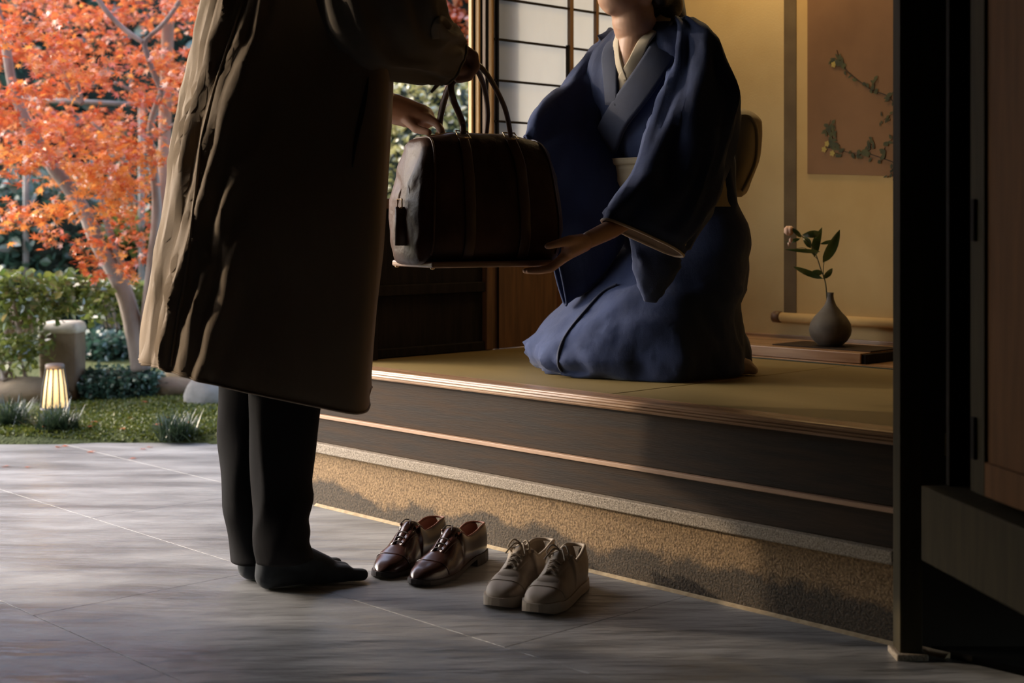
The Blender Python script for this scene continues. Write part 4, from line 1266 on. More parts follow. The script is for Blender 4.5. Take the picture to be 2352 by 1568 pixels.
# ---- standing person in the long coat
YM = 3.50
man = thing('person', (-0.52, 3.53, 0.0), 'standing person in long brown coat and dark socks handing over the bag', 'person')
bm = bmesh.new()
mq, mrot = head(bm, W(905, -480, 3.5), (.92, .2, -.30), (0.2, 0, 1), 1.0)
limb(bm, W(770, -400, 3.5), mq(0, -.09, .06), .062, .058)
chain(bm, [W(690, 500, 3.5), W(680, 250, 3.5), W(700, 0, 3.5), W(745, -280, 3.5)], [.13, .12, .13, .12])
chain(bm, [W(750, -230, 3.5), W(770, -190, 3.37), W(850, 40, 3.33), W(955, 75, 3.45), W(1012, 100, 3.54)], [.08, .062, .045, .036, .029])
chain(bm, [W(750, -230, 3.5), W(770, -190, 3.65), W(800, 120, 3.78), W(880, 235, 3.84), W(930, 262, 3.85)], [.08, .062, .045, .037, .031])
for Y_, x0 in ((3.475, 0), (3.57, -62)):
    chain(bm, [W(690 + x0, 520, Y_), W(660 + x0, 860, Y_), W(640 + x0, 1120, Y_)], [.085, .055, .05])
    chain(bm, [W(640 + x0, 1120, Y_), Vector((X(632 + x0, Y_), Y_, .10))], [.05, .036])
# right hand closed on the handles
wr = W(1012, 100, 3.54)
limb(bm, wr, W(1052, 118, 3.575), .030, .030)
for i in range(4):
    dy = -.030 + .020 * i
    kn = W(1088 - i * 2, 128 + i * 3, 3.575 + dy)
    limb(bm, W(1040, 104 + i * 3, 3.565 + dy * .7), kn, .0185, .0135)
    finger(bm, [kn, W(1093 - 3 * i, 153, 3.575 + dy), W(1076 - 2 * i, 178, 3.58 + dy), W(1052 + 2 * i, 183, 3.585 + dy), W(1044 + 2 * i, 172, 3.585 + dy)], .0125, .0088)
finger(bm, [W(1022, 115, 3.53), W(1034, 142, 3.525), W(1052, 160, 3.535), W(1070, 160, 3.545)], .016, .0105)
ball(bm, W(1064, 140, 3.575), (.028, .034, .024))
# left hand lying on the far top of the bag
limb(bm, W(905, 250, 3.85), W(968, 270, 3.845), .042, .036)
for i in range(4):
    dy = -.030 + .020 * i
    kn = W(985, 272 + i * 2, 3.845 + dy)
    limb(bm, W(940, 262 + i * 2, 3.85 + dy * .7), kn, .019, .0135)
    finger(bm, [kn, W(1003, 283, 3.835 + dy), W(1014, 300, 3.825 + dy), W(1018, 322, 3.93 + dy * .2)], .0125, .0088)
finger(bm, [W(935, 275, 3.82), W(955, 296, 3.80), W(985, 304, 3.78)], .015, .0095)
fuse('body', bm, M['skin_m'], man, 0.0042, 3)
bm = bmesh.new()
ball(bm, mq(0, -.098, .168), (.083, .094, .086), mrot, 3); ball(bm, mq(0, -.13, .11), (.072, .06, .07), mrot, 3)
fuse('hair', bm, M['hair'], man, 0.006, 3)

# socks with toes
bm = bmesh.new()
def foot(hx, tx, Yh, Yt, Zs=1.0):
    H_ = Vector((X(hx, Yh), Yh, 0)); T_ = Vector((X(tx, Yt), Yt, 0)); a = (T_ - H_); ln = a.length; a.normalize(); s = Vector((a.y, -a.x, 0))
    def q_(k, y, z): return H_ + a * (ln * k) + s * y + Vector((0, 0, z))
    limb(bm, q_(.12, 0, .034), q_(.20, 0, .16), .034, .042)
    limb(bm, q_(.12, 0, .034), q_(.45, -.004, .036), .034, .034)
    limb(bm, q_(.24, 0, .085), q_(.62, .006, .038), .042, .030)
    limb(bm, q_(.45, -.014, .028), q_(.74, -.022, .022), .026, .020)
    limb(bm, q_(.45, .012, .030), q_(.78, .024, .024), .028, .022)
    limb(bm, q_(.60, 0, .030), q_(.78, 0, .026), .030, .022)
    for i, (y, k, r) in enumerate(((.030, .985, .0155), (.010, .965, .0115), (-.006, .94, .011), (-.020, .91, .0105), (-.033, .875, .0105))):
        limb(bm, q_(.74, y * .9, .022), q_(k - r / ln, y, r + .0015), .017, r)
foot(585, 840, 3.478, 3.60)
fuse('sock', bm, M['sock'], man, 0.004, 3)
bm = bmesh.new()
foot(548, 775, 3.565, 3.72)
fuse('sock', bm, M['sock'], man, 0.004, 3)


# trousers: one tube for each leg
def leg(rowsp, yc, b, name, seed):
    rr = []
    n = 40
    for i in range(n + 1):
        k = i / n * (len(rowsp) - 1)
        g = lambda c: cr([(n_, s_[c]) for n_, s_ in enumerate(rowsp)], k)
        py = g(0)
        rr.append((ZR(py, yc), X(g(1), yc), X(g(2), yc), yc + .01 * math.sin(i * .3 + seed), b * (1 if py < 1150 else 1.02), 0.0))
    def fold(p, t, k, nv):
        f = 0.006 * (1 - 3 * abs(noise.noise(Vector((p.x * 10, p.y * 10 + seed, p.z * 3.5)))))
        if p.z < .30: f += 0.007 * math.sin(p.z * 75 + math.cos(t) * 2.2 + seed) * max(0, math.cos(t - .3)) * (0.3 - p.z) / .2
        crs = abs(t - 0.0) if t < PI else abs(t - 2 * PI)
        return f
    bm = bmesh.new(); r_ = ring_loft(rr, 56, fold=fold)
    rows_ = loft(bm, r_, cap0=False, cap1=False)
    o = obj(name, bm, M['trouser'], man, True)
    md = o.modifiers.new('t', 'SOLIDIFY'); md.thickness = 0.004; md.offset = -1
    return o
leg([(560, 590, 790), (700, 582, 770), (830, 578, 752), (900, 578, 742), (960, 577, 732), (1050, 574, 718), (1120, 576, 711), (1170, 580, 712), (1205, 583, 703), (1235, 586, 710), (1262, 588, 722), (1287, 590, 712)], 3.472, .066, 'trouser_leg', 1)
leg([(560, 540, 740), (800, 505, 668), (880, 501, 650), (1000, 503, 640), (1100, 512, 635), (1180, 519, 632), (1250, 524, 640), (1284, 527, 640)], 3.575, .064, 'trouser_leg', 4)

# coat
ctab = [(850, 320, 846, .275), (838, 318, 846, .275), (790, 325, 850, .27), (720, 334, 858, .26), (650, 345, 866, .25), (560, 358, 876, .24), (470, 371, 884, .23), (380, 385, 891, .22), (290, 401, 897, .21), (185, 421, 902, .20),
        (90, 441, 902, .195), (0, 462, 895, .195), (-80, 490, 880, .20), (-160, 540, 862, .205), (-220, 590, 848, .20), (-265, 650, 835, .15), (-290, 700, 820, .09)]
crow = []
NC = 90
for i in range(NC + 1):
    k = i / NC * (len(ctab) - 1)
    g = lambda c: cr([(n_, s_[c]) for n_, s_ in enumerate(ctab)], k)
    crow.append((ZR(g(0), YM), X(g(1), YM), X(g(2), YM), YM, g(3), 0.0))
def hem(p, k):
    w_ = max(0, 1 - k / 34)
    x0, x1 = X(318, YM), X(846, YM)
    u = max(0, min(1, (p.x - x0) / (x1 - x0)))
    drop = 0.012 * u - .014 if u < .25 else -.011 + (u - .25) / .75 * 0.088
    near = max(0, -(p.y - YM) / .27)
    return (0.012 - drop - 0.008 * near * (u > .2)) * w_ 
def ridge(x):
    """narrow crest, wide valley"""
    return max(0.0, 1 - abs(math.sin(x)) * 1.15) ** 1.4
def cfold(p, t, k, nv):
    # t: pi = back (left), 1.5 pi = towards the camera
    s = t - PI
    band = math.exp(-((s - 0.72) / 0.72) ** 4) + 0.6 * math.exp(-((s + 0.9) / 0.7) ** 2)
    z = p.z
    warp = 0.17 * noise.noise(Vector((z * 2.0, s * 1.5, 1))) + 0.07 * noise.noise(Vector((z * 6.0, s * 3, 4)))
    u = s * (1.5 - 0.45 * z) - 0.20 * z + warp
    f = 0.014 * ridge(u * 6.4 + 0.7) * band
    f += 0.010 * ridge(u * 12.5 - z * 1.4 + 2.1) * band
    f += 0.010 * max(0, 1 - 3.5 * abs(noise.noise(Vector((u * 4.5 + z * 1.2, z * 2.6, 9))))) * band + 0.004 * ridge(u * 23 + z) * band + 0.006 * ridge(s * 5 + z * 7.5 + 2 * noise.noise(Vector((z * 3, s * 2, 2)))) * band * (0.4 + max(0, noise.noise(Vector((z * 4, s * 3, 7))))) 
    f += 0.006 * (1 - 3.0 * abs(noise.noise(Vector((p.x * 4, p.y * 4, z * 1.2)))))
    return f - 0.010 * band - 0.010 * math.exp(-(s / 0.5) ** 2)
bm = bmesh.new()
rg = ring_loft(crow, 132, zf=hem, fold=cfold, n_l=2.2, n_r=9, skew=0.8)
loft(bm, rg, cap0=False, cap1=True)
coat = obj('coat', bm, M['coat'], man, True)
ctree = bvh(coat)
md = coat.modifiers.new('t', 'SOLIDIFY'); md.thickness = 0.005; md.offset = -1
bm = bmesh.new(); drape(bm, ctree, [(846, 178), (840, 215), (830, 265), (818, 320), (809, 384)], [0.002 + 0.010 * math.sin(PI * i / 24) for i in range(25)], 0.001, 0.0035, 6)
obj('pocket_slit', bm, pm('slit', (0.012, 0.010, 0.009), rough=0.9), coat, True)
bm = bmesh.new(); drape(bm, ctree, [(556, 4), (530, 90), (497, 190), (478, 260), (462, 330), (452, 420), (440, 520), (425, 640), (408, 740), (392, 842)], 0.006, 0.001, 0.003, 8)
obj('back_seam', bm, M['coat'], coat, True)
bm = bmesh.new(); P = [rg[k][0] for k in range(0, NC - 20)]
hm = [p + Vector((0, 0, 0.001)) for p in rg[0]]
tube(bm, hm + [hm[0]], 0.003, 6); obj('hem', bm, M['coat'], coat, True)
# sleeves of the coat
rs = [(W(700, -260, 3.40), W(860, -225, 3.42), .11), (W(705, -170, 3.32), W(925, -190, 3.36), .12), (W(728, -60, 3.30), W(985, -95, 3.34), .115), (W(756, 50, 3.31), W(1006, 0, 3.36), .105), (W(812, 132, 3.35), W(1012, 34, 3.42), .09),
      (W(905, 172, 3.42), W(1022, 52, 3.47), .07), (W(972, 186, 3.49), W(1040, 76, 3.51), .052), (W(1008, 188, 3.525), W(1052, 92, 3.535), .046)]
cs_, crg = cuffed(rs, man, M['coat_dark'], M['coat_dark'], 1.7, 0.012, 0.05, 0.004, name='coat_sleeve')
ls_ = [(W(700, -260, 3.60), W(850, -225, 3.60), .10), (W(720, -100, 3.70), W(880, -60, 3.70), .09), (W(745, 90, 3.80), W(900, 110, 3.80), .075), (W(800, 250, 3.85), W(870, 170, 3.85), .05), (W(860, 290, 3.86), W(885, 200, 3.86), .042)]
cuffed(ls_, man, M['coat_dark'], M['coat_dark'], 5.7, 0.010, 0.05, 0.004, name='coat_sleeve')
# cuff strap on the near sleeve
bm = bmesh.new()
sl = bvh(cs_)
drape(bm, sl, [(1000, 84), (998, 62), (1004, 46), (1016, 44), (1030, 62)], 0.018, 0.004, 0.003, 5)
obj('cuff_strap', bm, M['coat_dark'], cs_, True)
bm = bmesh.new(); tube(bm, [W(1034, 150, 3.50), W(1012, 186, 3.50), W(990, 212, 3.50)], 0.010, 8, 0.3, 0.003)
obj('strap_end', bm, M['coat_dark'], cs_, True)

# ------------------------------------------------------------------ garden
M['moss'] = pm('moss', (0.03, 0.045, 0.010), (0.085, 0.10, 0.02), 3.5, 0.95, 0.9, 60, bdist=0.02)
M['soil'] = pm('soil', (0.04, 0.03, 0.02), (0.07, 0.05, 0.03), 5, 0.95, 0.6, 40, bdist=0.02)
M['rock'] = pm('rock', (0.13, 0.13, 0.12), (0.30, 0.29, 0.27), 5, 0.85, 0.5, 30, bdist=0.01)
M['rock_brown'] = pm('rock_brown', (0.12, 0.085, 0.055), (0.22, 0.17, 0.11), 5, 0.85, 0.5, 30, bdist=0.01)
M['bark'] = pm('bark', (0.16, 0.13, 0.115), (0.34, 0.29, 0.26), 9, 0.8, 0.6, 40, (1, 1, .3), bdist=0.01)
M['bark_pink'] = pm('bark_pink', (0.24, 0.15, 0.11), (0.34, 0.22, 0.17), 9, 0.8, 0.5, 40, (1, 1, .3), bdist=0.01)
M['maple'] = leaf_mat('maple_leaf', [(0.56, 0.09, 0.035), (0.74, 0.17, 0.055), (0.80, 0.25, 0.08), (0.46, 0.08, 0.035), (0.82, 0.36, 0.14), (0.38, 0.06, 0.03)], 0.5, 0.12, 0.2)
M['maple_gold'] = leaf_mat('maple_gold', [(0.84, 0.29, 0.06), (0.86, 0.42, 0.11), (0.78, 0.22, 0.055)], 0.55, 0.12, 0.25)
M['fallen'] = leaf_mat('fallen_leaf', [(0.45, 0.09, 0.04), (0.55, 0.18, 0.08)], 0.3, 0.05)
M['ever'] = leaf_mat('evergreen', [(0.03, 0.075, 0.055), (0.055, 0.12, 0.085), (0.07, 0.15, 0.12)], 0.3, 0.10, 0.30)
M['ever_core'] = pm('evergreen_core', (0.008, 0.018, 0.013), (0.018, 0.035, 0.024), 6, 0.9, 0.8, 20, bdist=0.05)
M['olive'] = leaf_mat('olive', [(0.26, 0.27, 0.09), (0.42, 0.41, 0.16), (0.56, 0.52, 0.24)], 0.45, 0.2, 0.2)
M['bush'] = leaf_mat('bush_leaf', [(0.07, 0.12, 0.025), (0.14, 0.19, 0.04), (0.24, 0.28, 0.06), (0.10, 0.14, 0.05)], 0.45, 0.12, 0.28)
M['blade'] = leaf_mat('grass_blade', [(0.018, 0.04, 0.022), (0.035, 0.06, 0.03), (0.06, 0.09, 0.04)], 0.25, 0.10, 0.3)
M['black_iron'] = pm('black_iron', (0.012, 0.012, 0.014), rough=0.5)

# ground
def gh(x, y):
    """height of the garden ground"""
    edge = 5.76 + 0.05 * math.sin(x * 3.1) + 0.03 * noise.noise(Vector((x * 4, 0, 0))) 
    d = y - edge
    if d < 0: return -0.03
    h = min(d / 0.10, 1) * 0.035 + 0.03 * noise.noise(Vector((x * 1.3, y * 1.3, 0))) * min(1, d)
    if d > 1.2: h += (d - 1.2) * 0.08
    h += 0.015 * math.exp(-((x + 1.45) ** 2 / .30 + (y - 6.7) ** 2 / .25))
    return h
bm = bmesh.new()
nx, ny = 130, 90
grid = []
for j in range(ny + 1):
    y = 5.60 + (15 - 5.60) * (j / ny) ** 1.6
    row = []
    for i in range(nx + 1):
        x = -9 + 12.5 * i / nx
        row.append(bm.verts.new((x, y, gh(x, y) + (0.006 * noise.noise(Vector((x * 22, y * 22, 2))) if y > 5.8 else 0))))
    grid.append(row)
for j in range(ny):
    for i in range(nx):
        c = (grid[j][i].co + grid[j + 1][i + 1].co) / 2
        u = (c.x - OX) * UX + (c.y - OY) * UY
        if u > -1.05 and (c.x - OX) * VX + (c.y - OY) * VY < 2.2: continue
        bm.faces.new((grid[j][i], grid[j][i + 1], grid[j + 1][i + 1], grid[j + 1][i]))
for v in [v for v in bm.verts if not v.link_faces]: bm.verts.remove(v)
gro = obj('garden_ground', bm, M['moss'], None, True); tag(gro, 'green moss ground of the garden beyond the paving', 'moss ground', kind='structure')

# leaf shapes -------------------------------------------------------
def maple_pts(s):
    ang = [(-90, .10), (-150, .55), (-112, .22), (-165 + 40, .22)]
    pts = []
    lobes = [(-148, .55), (-180, .0), (0, 0)]
    out = []
    for a, r in ((-90, .12), (-30 - 10, .50), (-18, .22), (12, .82), (32, .30), (58, .95), (74, .34), (90, 1.08), (106, .34), (122, .95), (148, .30), (168, .82), (198, .22), (220, .50)):
        out.append((math.cos(math.radians(a)) * r * s, math.sin(math.radians(a)) * r * s))
    return out
MP = maple_pts(1.0)
class Leaves:
    def __init__(s): s.v = []; s.f = []
    def poly(s, pts, mat):
        k = len(s.v); s.v += [(mat @ Vector((x, y, z)))[:] for x, y, z in pts]; s.f.append(tuple(range(k, k + len(pts))))
    def maple(s, c, size, rot):
        m = Matrix.Translation(c) @ rot @ Matrix.Scale(size, 4)
        k = len(s.v)
        s.v += [(m @ Vector((x, y, -0.25 * abs(x) * abs(x))))[:] for x, y in MP]
        s.v.append((m @ Vector((0, 0.1, 0.0)))[:])
        n = len(MP)
        for i in range(n): s.f.append((k + i, k + (i + 1) % n, k + n))
    def oval(s, c, ln, wd, rot):
        m = Matrix.Translation(c) @ rot
        k = len(s.v)
        for x, y, z in ((0, 0, 0), (-wd, ln * .35, wd * .3), (-wd * .8, ln * .7, wd * .2), (0, ln, 0), (wd * .8, ln * .7, wd * .2), (wd, ln * .35, wd * .3)):
            s.v.append((m @ Vector((x, y, z)))[:])
        s.f += [(k, k + 3, k + 2, k + 1), (k, k + 5, k + 4, k + 3)]
    def build(s, name, m, parent=None, kind='stuff'):
        me = bpy.data.meshes.new(name); me.from_pydata(s.v, [], s.f); me.materials.append(m)
        o = bpy.data.objects.new(name, me); COL.objects.link(o)
        if parent is not None: put(o, parent)
        if kind: o['kind'] = kind
        return o
def rrot(tilt=1.0, up=True):
    from mathutils import Euler
    return Euler((rnd.gauss(0, .5) * tilt, rnd.gauss(0, .5) * tilt, rnd.uniform(0, 2 * PI))).to_matrix().to_4x4()

# maple --------------------------------------------------------------
YT = 7.0
mt = thing('maple_tree', Vector((X(318, YT), YT, 0.1)), 'orange-red maple tree with leaning grey trunk at left of the garden', 'tree')
def br(name, pix, r0, r1, m='bark', Y0=YT, Y1=None, parent=None):
    Y1 = Y1 or Y0
    pts = [W(x, y, Y0 + (Y1 - Y0) * i / (len(pix) - 1)) for i, (x, y) in enumerate(pix)]
    sp_ = spline(pts, 5); n = len(sp_)
    bm = bmesh.new(); tube(bm, sp_, [r0 + (r1 - r0) * i / (n - 1) + .003 * noise.noise(Vector((i * .6, r0 * 99, 0))) for i in range(n)], 9)
    return obj(name, bm, M[m], parent or mt, True)
trunk = br('trunk', [(325, 850), (315, 790), (300, 720), (285, 670), (255, 610), (228, 565), (195, 490), (150, 420), (118, 380), (90, 330), (62, 285), (30, 200), (10, 90), (-30, -60)], .050, .020)
br('branch', [(292, 700), (282, 620), (262, 560), (245, 510), (236, 470), (225, 380)], .024, .010)
br('branch', [(315, 470), (292, 430), (288, 400), (270, 340), (210, 280)], .012, .007, Y0=7.2)
br('branch', [(190, 238), (163, 215), (146, 170), (132, 152), (95, 132), (60, 110)], .012, .006, Y0=6.7)
br('branch', [(190, 236), (184, 212), (180, 190)], .009, .007, Y0=6.7)
br('branch', [(215, -20), (240, 20), (275, 58), (305, 82), (330, 98)], .012, .013, Y0=6.8)
br('branch', [(430, -30), (400, 22), (372, 58), (345, 82), (332, 100), (338, 125), (350, 160), (358, 180), (372, 210)], .010, .014, Y0=6.8)
br('branch', [(372, 210), (350, 270), (345, 330), (352, 380), (360, 480), (350, 600), (330, 800)], .014, .03, Y0=6.8, Y1=7.0)
br('branch', [(262, 190), (295, 205), (315, 225), (340, 260)], .009, .009, Y0=6.9)
br('branch', [(330, 330), (380, 300), (440, 250), (480, 190)], .01, .006, Y0=7.4)
pink = br('rear_trunk', [(372, 860), (372, 640), (374, 480), (378, 380), (380, 250), (386, 60), (390, -80)], .040, .034, 'bark_pink', 8.2)
lt = Leaves(); lg = Leaves(); near = []
def pad(px, py, Y, rx, rz, n, gold=0.0, sz=0.036):
    """a flat spray of leaves around a pixel-derived centre"""
    c = W(px, py, Y)
    for _ in range(n):
        a = rnd.uniform(0, 2 * PI); r = math.sqrt(rnd.random())
        p = c + Vector((math.cos(a) * r * rx, math.sin(a) * r * rx * .8, rnd.gauss(0, rz) - 0.25 * rz * r))
        s_ = sz * rnd.uniform(.65, 1.25)
        g_ = rnd.random() < gold
        rr = rrot(1.1)
        near.append((p, s_, rr, g_))
r2 = random.Random(11)
def clear(px, py):
    for x, y, w, h in ((300, 75, 38, 22), (225, 235, 55, 24), (350, 380, 40, 60), (60, 410, 60, 30), (110, 450, 40, 22), (230, 330, 22, 16), (395, 110, 14, 20), (165, 60, 14, 14), (290, 250, 20, 30), (110, 200, 16, 14)):
        if abs(px - x) < w and abs(py - y) < h: return True
    return False
n_p = 0
while n_p < 250:
    px, py = r2.uniform(-160, 560), r2.uniform(-260, 425)
    if py > 390 and px < 150 : continue
    if clear(px, py): continue
    pad(px, py, r2.uniform(6.3, 8.4), r2.uniform(.10, .19), .026, int(r2.uniform(34, 66)), 0.9 if (py > 330 and r2.random() < .5) else 0.12)
    n_p += 1
for (px, py, Y, rx, n, g_) in ((300, 372, 6.6, .16, 90, .8), (240, 400, 6.5, .14, 70, .85), (340, 350, 6.5, .13, 70, .6), (60, 345, 6.5, .16, 80, .2), (20, 395, 6.5, .12, 60, .1), (230, 440, 6.5, .12, 70, .9), (262, 470, 6.5, .10, 55, .9), (305, 428, 6.6, .07, 34, .9), (210, 500, 6.6, .07, 26, .9),
                           (60, 505, 6.6, .13, 60, .75), (120, 488, 6.5, .12, 60, .85), (155, 478, 6.6, .08, 34, .9), (30, 480, 6.7, .10, 40, .3), (120, 545, 6.8, .08, 30, .1), (205, 585, 6.7, .08, 44, .25), (215, 620, 6.7, .05, 22, .15), (195, 560, 6.7, .06, 26, .2),
                           (290, 605, 6.6, .055, 26, .4), (298, 622, 6.6, .035, 14, .5), (268, 500, 6.8, .09, 36, .3), (310, 540, 7.0, .08, 34, .1), (345, 590, 7.0, .06, 22, .1), (330, 490, 7.0, .09, 34, .1), (255, 555, 6.9, .06, 22, .3), (5, 525, 6.7, .05, 18, .2), (360, 640, 7.0, .05, 14, .1), (285, 330, 6.7, .14, 60, .3), (170, 330, 6.8, .16, 70, .3)):
    pad(px, py, Y, rx, .030, n, g_)
for _ in range(46):     # unseen leaf pads overhead, added to shade the paving and front moss
    c = Vector((r2.uniform(-4.2, -1.3), r2.uniform(4.7, 6.4), r2.uniform(2.75, 3.6)))
    for _k in range(46):
        a = rnd.uniform(0, 2 * PI); r = math.sqrt(rnd.random()) * .32
        near.append((c + Vector((math.cos(a) * r, math.sin(a) * r, rnd.gauss(0, .03))), .042 * rnd.uniform(.7, 1.2), rrot(1.0), False))
near.sort(key=lambda t: (t[0] - Vector((-1.9, 6.3, 1.1))).length)
vis = [t for t in near if -30 < 1176 + FPX * t[0].x / t[0].y < 460 and 0 < HOR - (t[0].z - EYE) * FPX / t[0].y < 700]
vis.sort(key=lambda t: t[0].y / t[1])
single = set(id(t) for t in vis[:290])
L1 = Leaves(); L1.maple(Vector((0, 0, 0)), 1.0, Matrix.Identity(4))
lm = bpy.data.meshes.new('leaf'); lm.from_pydata(L1.v, [], L1.f); lm.materials.append(M['maple'])
lm2 = lm.copy(); lm2.materials[0] = M['maple_gold']
for t in near:
    p, s_, rr, g_ = t
    if id(t) in single:
        o = bpy.data.objects.new('leaf', lm2 if g_ else lm); COL.objects.link(o)
        o.matrix_local = Matrix.Translation(p) @ rr @ Matrix.Scale(s_, 4)
        o.parent = mt; o.matrix_parent_inverse = Matrix.Translation(mt.location).inverted()
    else:
        (lg if g_ else lt).maple(p, s_, rr)
lt.build('red_leaves', M['maple'], mt); lg.build('golden_leaves', M['maple_gold'], mt)

# foliage masses -----------------------------------------------------
def shrub(name, c, rad, n, ln, m, label, cat='shrub', group=None, core=True, stems=0, lumps=5, wdk=.36):
    c = Vector(c); base = Vector((c.x, c.y, max(0, c.z - rad[2])))
    t = thing(name, base, label, cat, group)
    lv = Leaves(); cb = bmesh.new()
    cen = [(c, rad)]
    for i in range(lumps):
        a = rnd.uniform(0, 2 * PI); k = rnd.uniform(.35, .7)
        cen.append((c + Vector((math.cos(a) * rad[0] * k, math.sin(a) * rad[1] * k, rnd.uniform(-.2, .65) * rad[2])), tuple(r * rnd.uniform(.35, .55) for r in rad)))
    tot = sum(r[0] * r[2] for _, r in cen)
    for cc, rr in cen:
        for _ in range(int(n * rr[0] * rr[2] / tot)):
            d = Vector((rnd.gauss(0, 1), rnd.gauss(0, 1), rnd.gauss(0, 1))).normalized()
            if d.y > .5: d.y = -d.y
            q_ = rnd.uniform(.78, 1.08)
            p = cc + Vector((d.x * rr[0] * q_, d.y * rr[1] * q_, d.z * rr[2] * q_))
            l_ = ln * rnd.uniform(.6, 1.3)
            lv.oval(p, l_, l_ * wdk * rnd.uniform(.7, 1.1), rrot(1.6))
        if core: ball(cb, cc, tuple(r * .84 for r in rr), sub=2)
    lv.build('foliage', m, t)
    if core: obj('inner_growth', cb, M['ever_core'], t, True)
    else: cb.free()
    for i in range(stems):
        bm = bmesh.new(); a = rnd.uniform(0, 2 * PI)
        e = c + Vector((math.cos(a) * rad[0] * .6, math.sin(a) * rad[1] * .6, rnd.uniform(-.1, .5) * rad[2]))
        b0 = base + Vector((rnd.uniform(-.06, .06), rnd.uniform(-.06, .06), -.02))
        tube(bm, spline([b0, b0.lerp(e, .5) + Vector((rnd.uniform(-.04, .04), 0, .03)), e], 5), .011, 7, 1, .004)
        obj('stem', bm, M['bark'], t, True)
    return t
# far dark hedge, one run of tall evergreens
far = [(-5.6, 12.0, 1.6, 1.9), (-4.2, 11.6, 1.8, 1.7), (-2.9, 11.9, 1.7, 1.8), (-1.7, 11.5, 1.9, 1.6), (-0.6, 12.2, 1.8, 1.5), (0.6, 12.5, 1.7, 1.6), (-7.2, 12.2, 1.7, 1.9)]
for i, (x, y, z, r) in enumerate(far):
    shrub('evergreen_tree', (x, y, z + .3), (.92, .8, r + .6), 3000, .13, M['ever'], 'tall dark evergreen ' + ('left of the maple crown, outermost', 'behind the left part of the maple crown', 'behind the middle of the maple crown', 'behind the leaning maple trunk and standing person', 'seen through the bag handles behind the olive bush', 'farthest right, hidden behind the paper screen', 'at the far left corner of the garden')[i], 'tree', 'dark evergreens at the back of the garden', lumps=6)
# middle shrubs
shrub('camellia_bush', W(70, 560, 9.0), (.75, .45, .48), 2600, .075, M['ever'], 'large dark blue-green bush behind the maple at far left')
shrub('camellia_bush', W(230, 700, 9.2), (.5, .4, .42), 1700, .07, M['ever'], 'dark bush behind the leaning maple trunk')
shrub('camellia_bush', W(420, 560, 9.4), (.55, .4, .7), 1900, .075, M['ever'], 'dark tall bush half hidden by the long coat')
shrub('pine_bush', W(320, 530, 8.8), (.22, .2, .12), 800, .06, M['bush'], 'small green bush glimpsed between trunk and coat')
shrub('olive_bush', Vector((X(1000, 9.2), 9.2, 1.30)), (.60, .4, .62), 5200, .050, M['olive'], 'sunlit olive bush seen above the travel bag', lumps=6)
shrub('red_bush', Vector((X(1035, 8.8), 8.8, 2.25)), (.42, .3, .42), 2600, .055, M['maple'], 'red maple crown seen beside the door frames', 'tree', lumps=4)
bm = bmesh.new(); rp = thing('red_tree_trunk', (X(1035, 9.1), 9.1, 0.3), 'thin trunk holding the red crown behind olive bush', 'trunk')
tube(bm, [Vector((X(1035, 9.1), 9.1, .2)), Vector((X(1030, 9.0), 9.0, 1.2)), Vector((X(1035, 8.9), 8.9, 2.1))], .03, 8); obj('trunk', bm, M['bark'], rp, True)
# light bush in front of the stone pillar
shrub('nandina_bush', W(50, 690, 6.75), (.26, .2, .13), 950, .045, M['bush'], 'light green leafy bush growing over the stone pillar', core=False, stems=8)
shrub('nandina_bush', W(160, 660, 6.9), (.17, .15, .06), 300, .045, M['bush'], 'pale green branch tips above the stone pillar top', core=False, stems=3)
shrub('nandina_bush', W(30, 800, 6.9), (.20, .15, .13), 560, .04, M['bush'], 'sparse green shrub at left edge beside the pillar', core=False, stems=6)
shrub('fern_bush', W(265, 690, 7.3), (.24, .18, .12), 560, .05, M['bush'], 'yellow-green shrub around the base of the maple trunk', core=False, stems=4)
shrub('azalea_bush', W(285, 885, 7.1), (.22, .2, .10), 1700, .028, M['ever'], 'low rounded dark shrub between lantern and mossy rocks')
shrub('azalea_bush', W(430, 870, 7.6), (.16, .15, .07), 800, .028, M['ever'], 'low dark shrub under the coat hem behind rocks')
shrub('azalea_bush', W(250, 800, 8.2), (.22, .18, .10), 900, .04, M['ever'], 'dark low shrub on the rise behind the lantern')
# grassy tufts
def tuft(px, py, Y, n, ln, label):
    c = W(px, py, Y); c.z = gh(c.x, c.y) - .01
    t = thing('grass_tuft', c, label, 'grass', None)
    v, f = [], []
    for _ in range(n):
        a = rnd.uniform(0, 2 * PI); l_ = ln * rnd.uniform(.6, 1.15); lean = rnd.uniform(.25, 1.0); w = .0035
        b = c + Vector((rnd.gauss(0, .03), rnd.gauss(0, .03), 0)); d = Vector((math.cos(a), math.sin(a), 0)); s_ = Vector((-d.y, d.x, 0)) * w
        k0 = len(v)
        for i in range(5):
            k = i / 4
            p = b + d * (l_ * lean * k) + Vector((0, 0, l_ * (k - .55 * lean * k * k) * (1.1 - .3 * lean)))
            ww = 1 - k * .85
            v += [(p - s_ * ww)[:], (p + s_ * ww)[:]]
        for i in range(4): f.append((k0 + 2 * i, k0 + 2 * i + 1, k0 + 2 * i + 3, k0 + 2 * i + 2))
    me = bpy.data.meshes.new('blades'); me.from_pydata(v, [], f); me.materials.append(M['blade'])
    o = bpy.data.objects.new('blades', me); COL.objects.link(o); put(o, t); o['kind'] = 'stuff'
for (px, py, Y, n, ln, lb) in ((28, 985, 6.1, 420, .15, 'dark grassy tuft at the left edge below flat stone'), (132, 1000, 5.95, 460, .15, 'dark grassy tuft just in front of the glowing lantern'), (405, 1015, 5.86, 420, .14, 'dark grassy tuft at paving edge near the trouser leg')):
    tuft(px, py, Y, n, ln, lb)
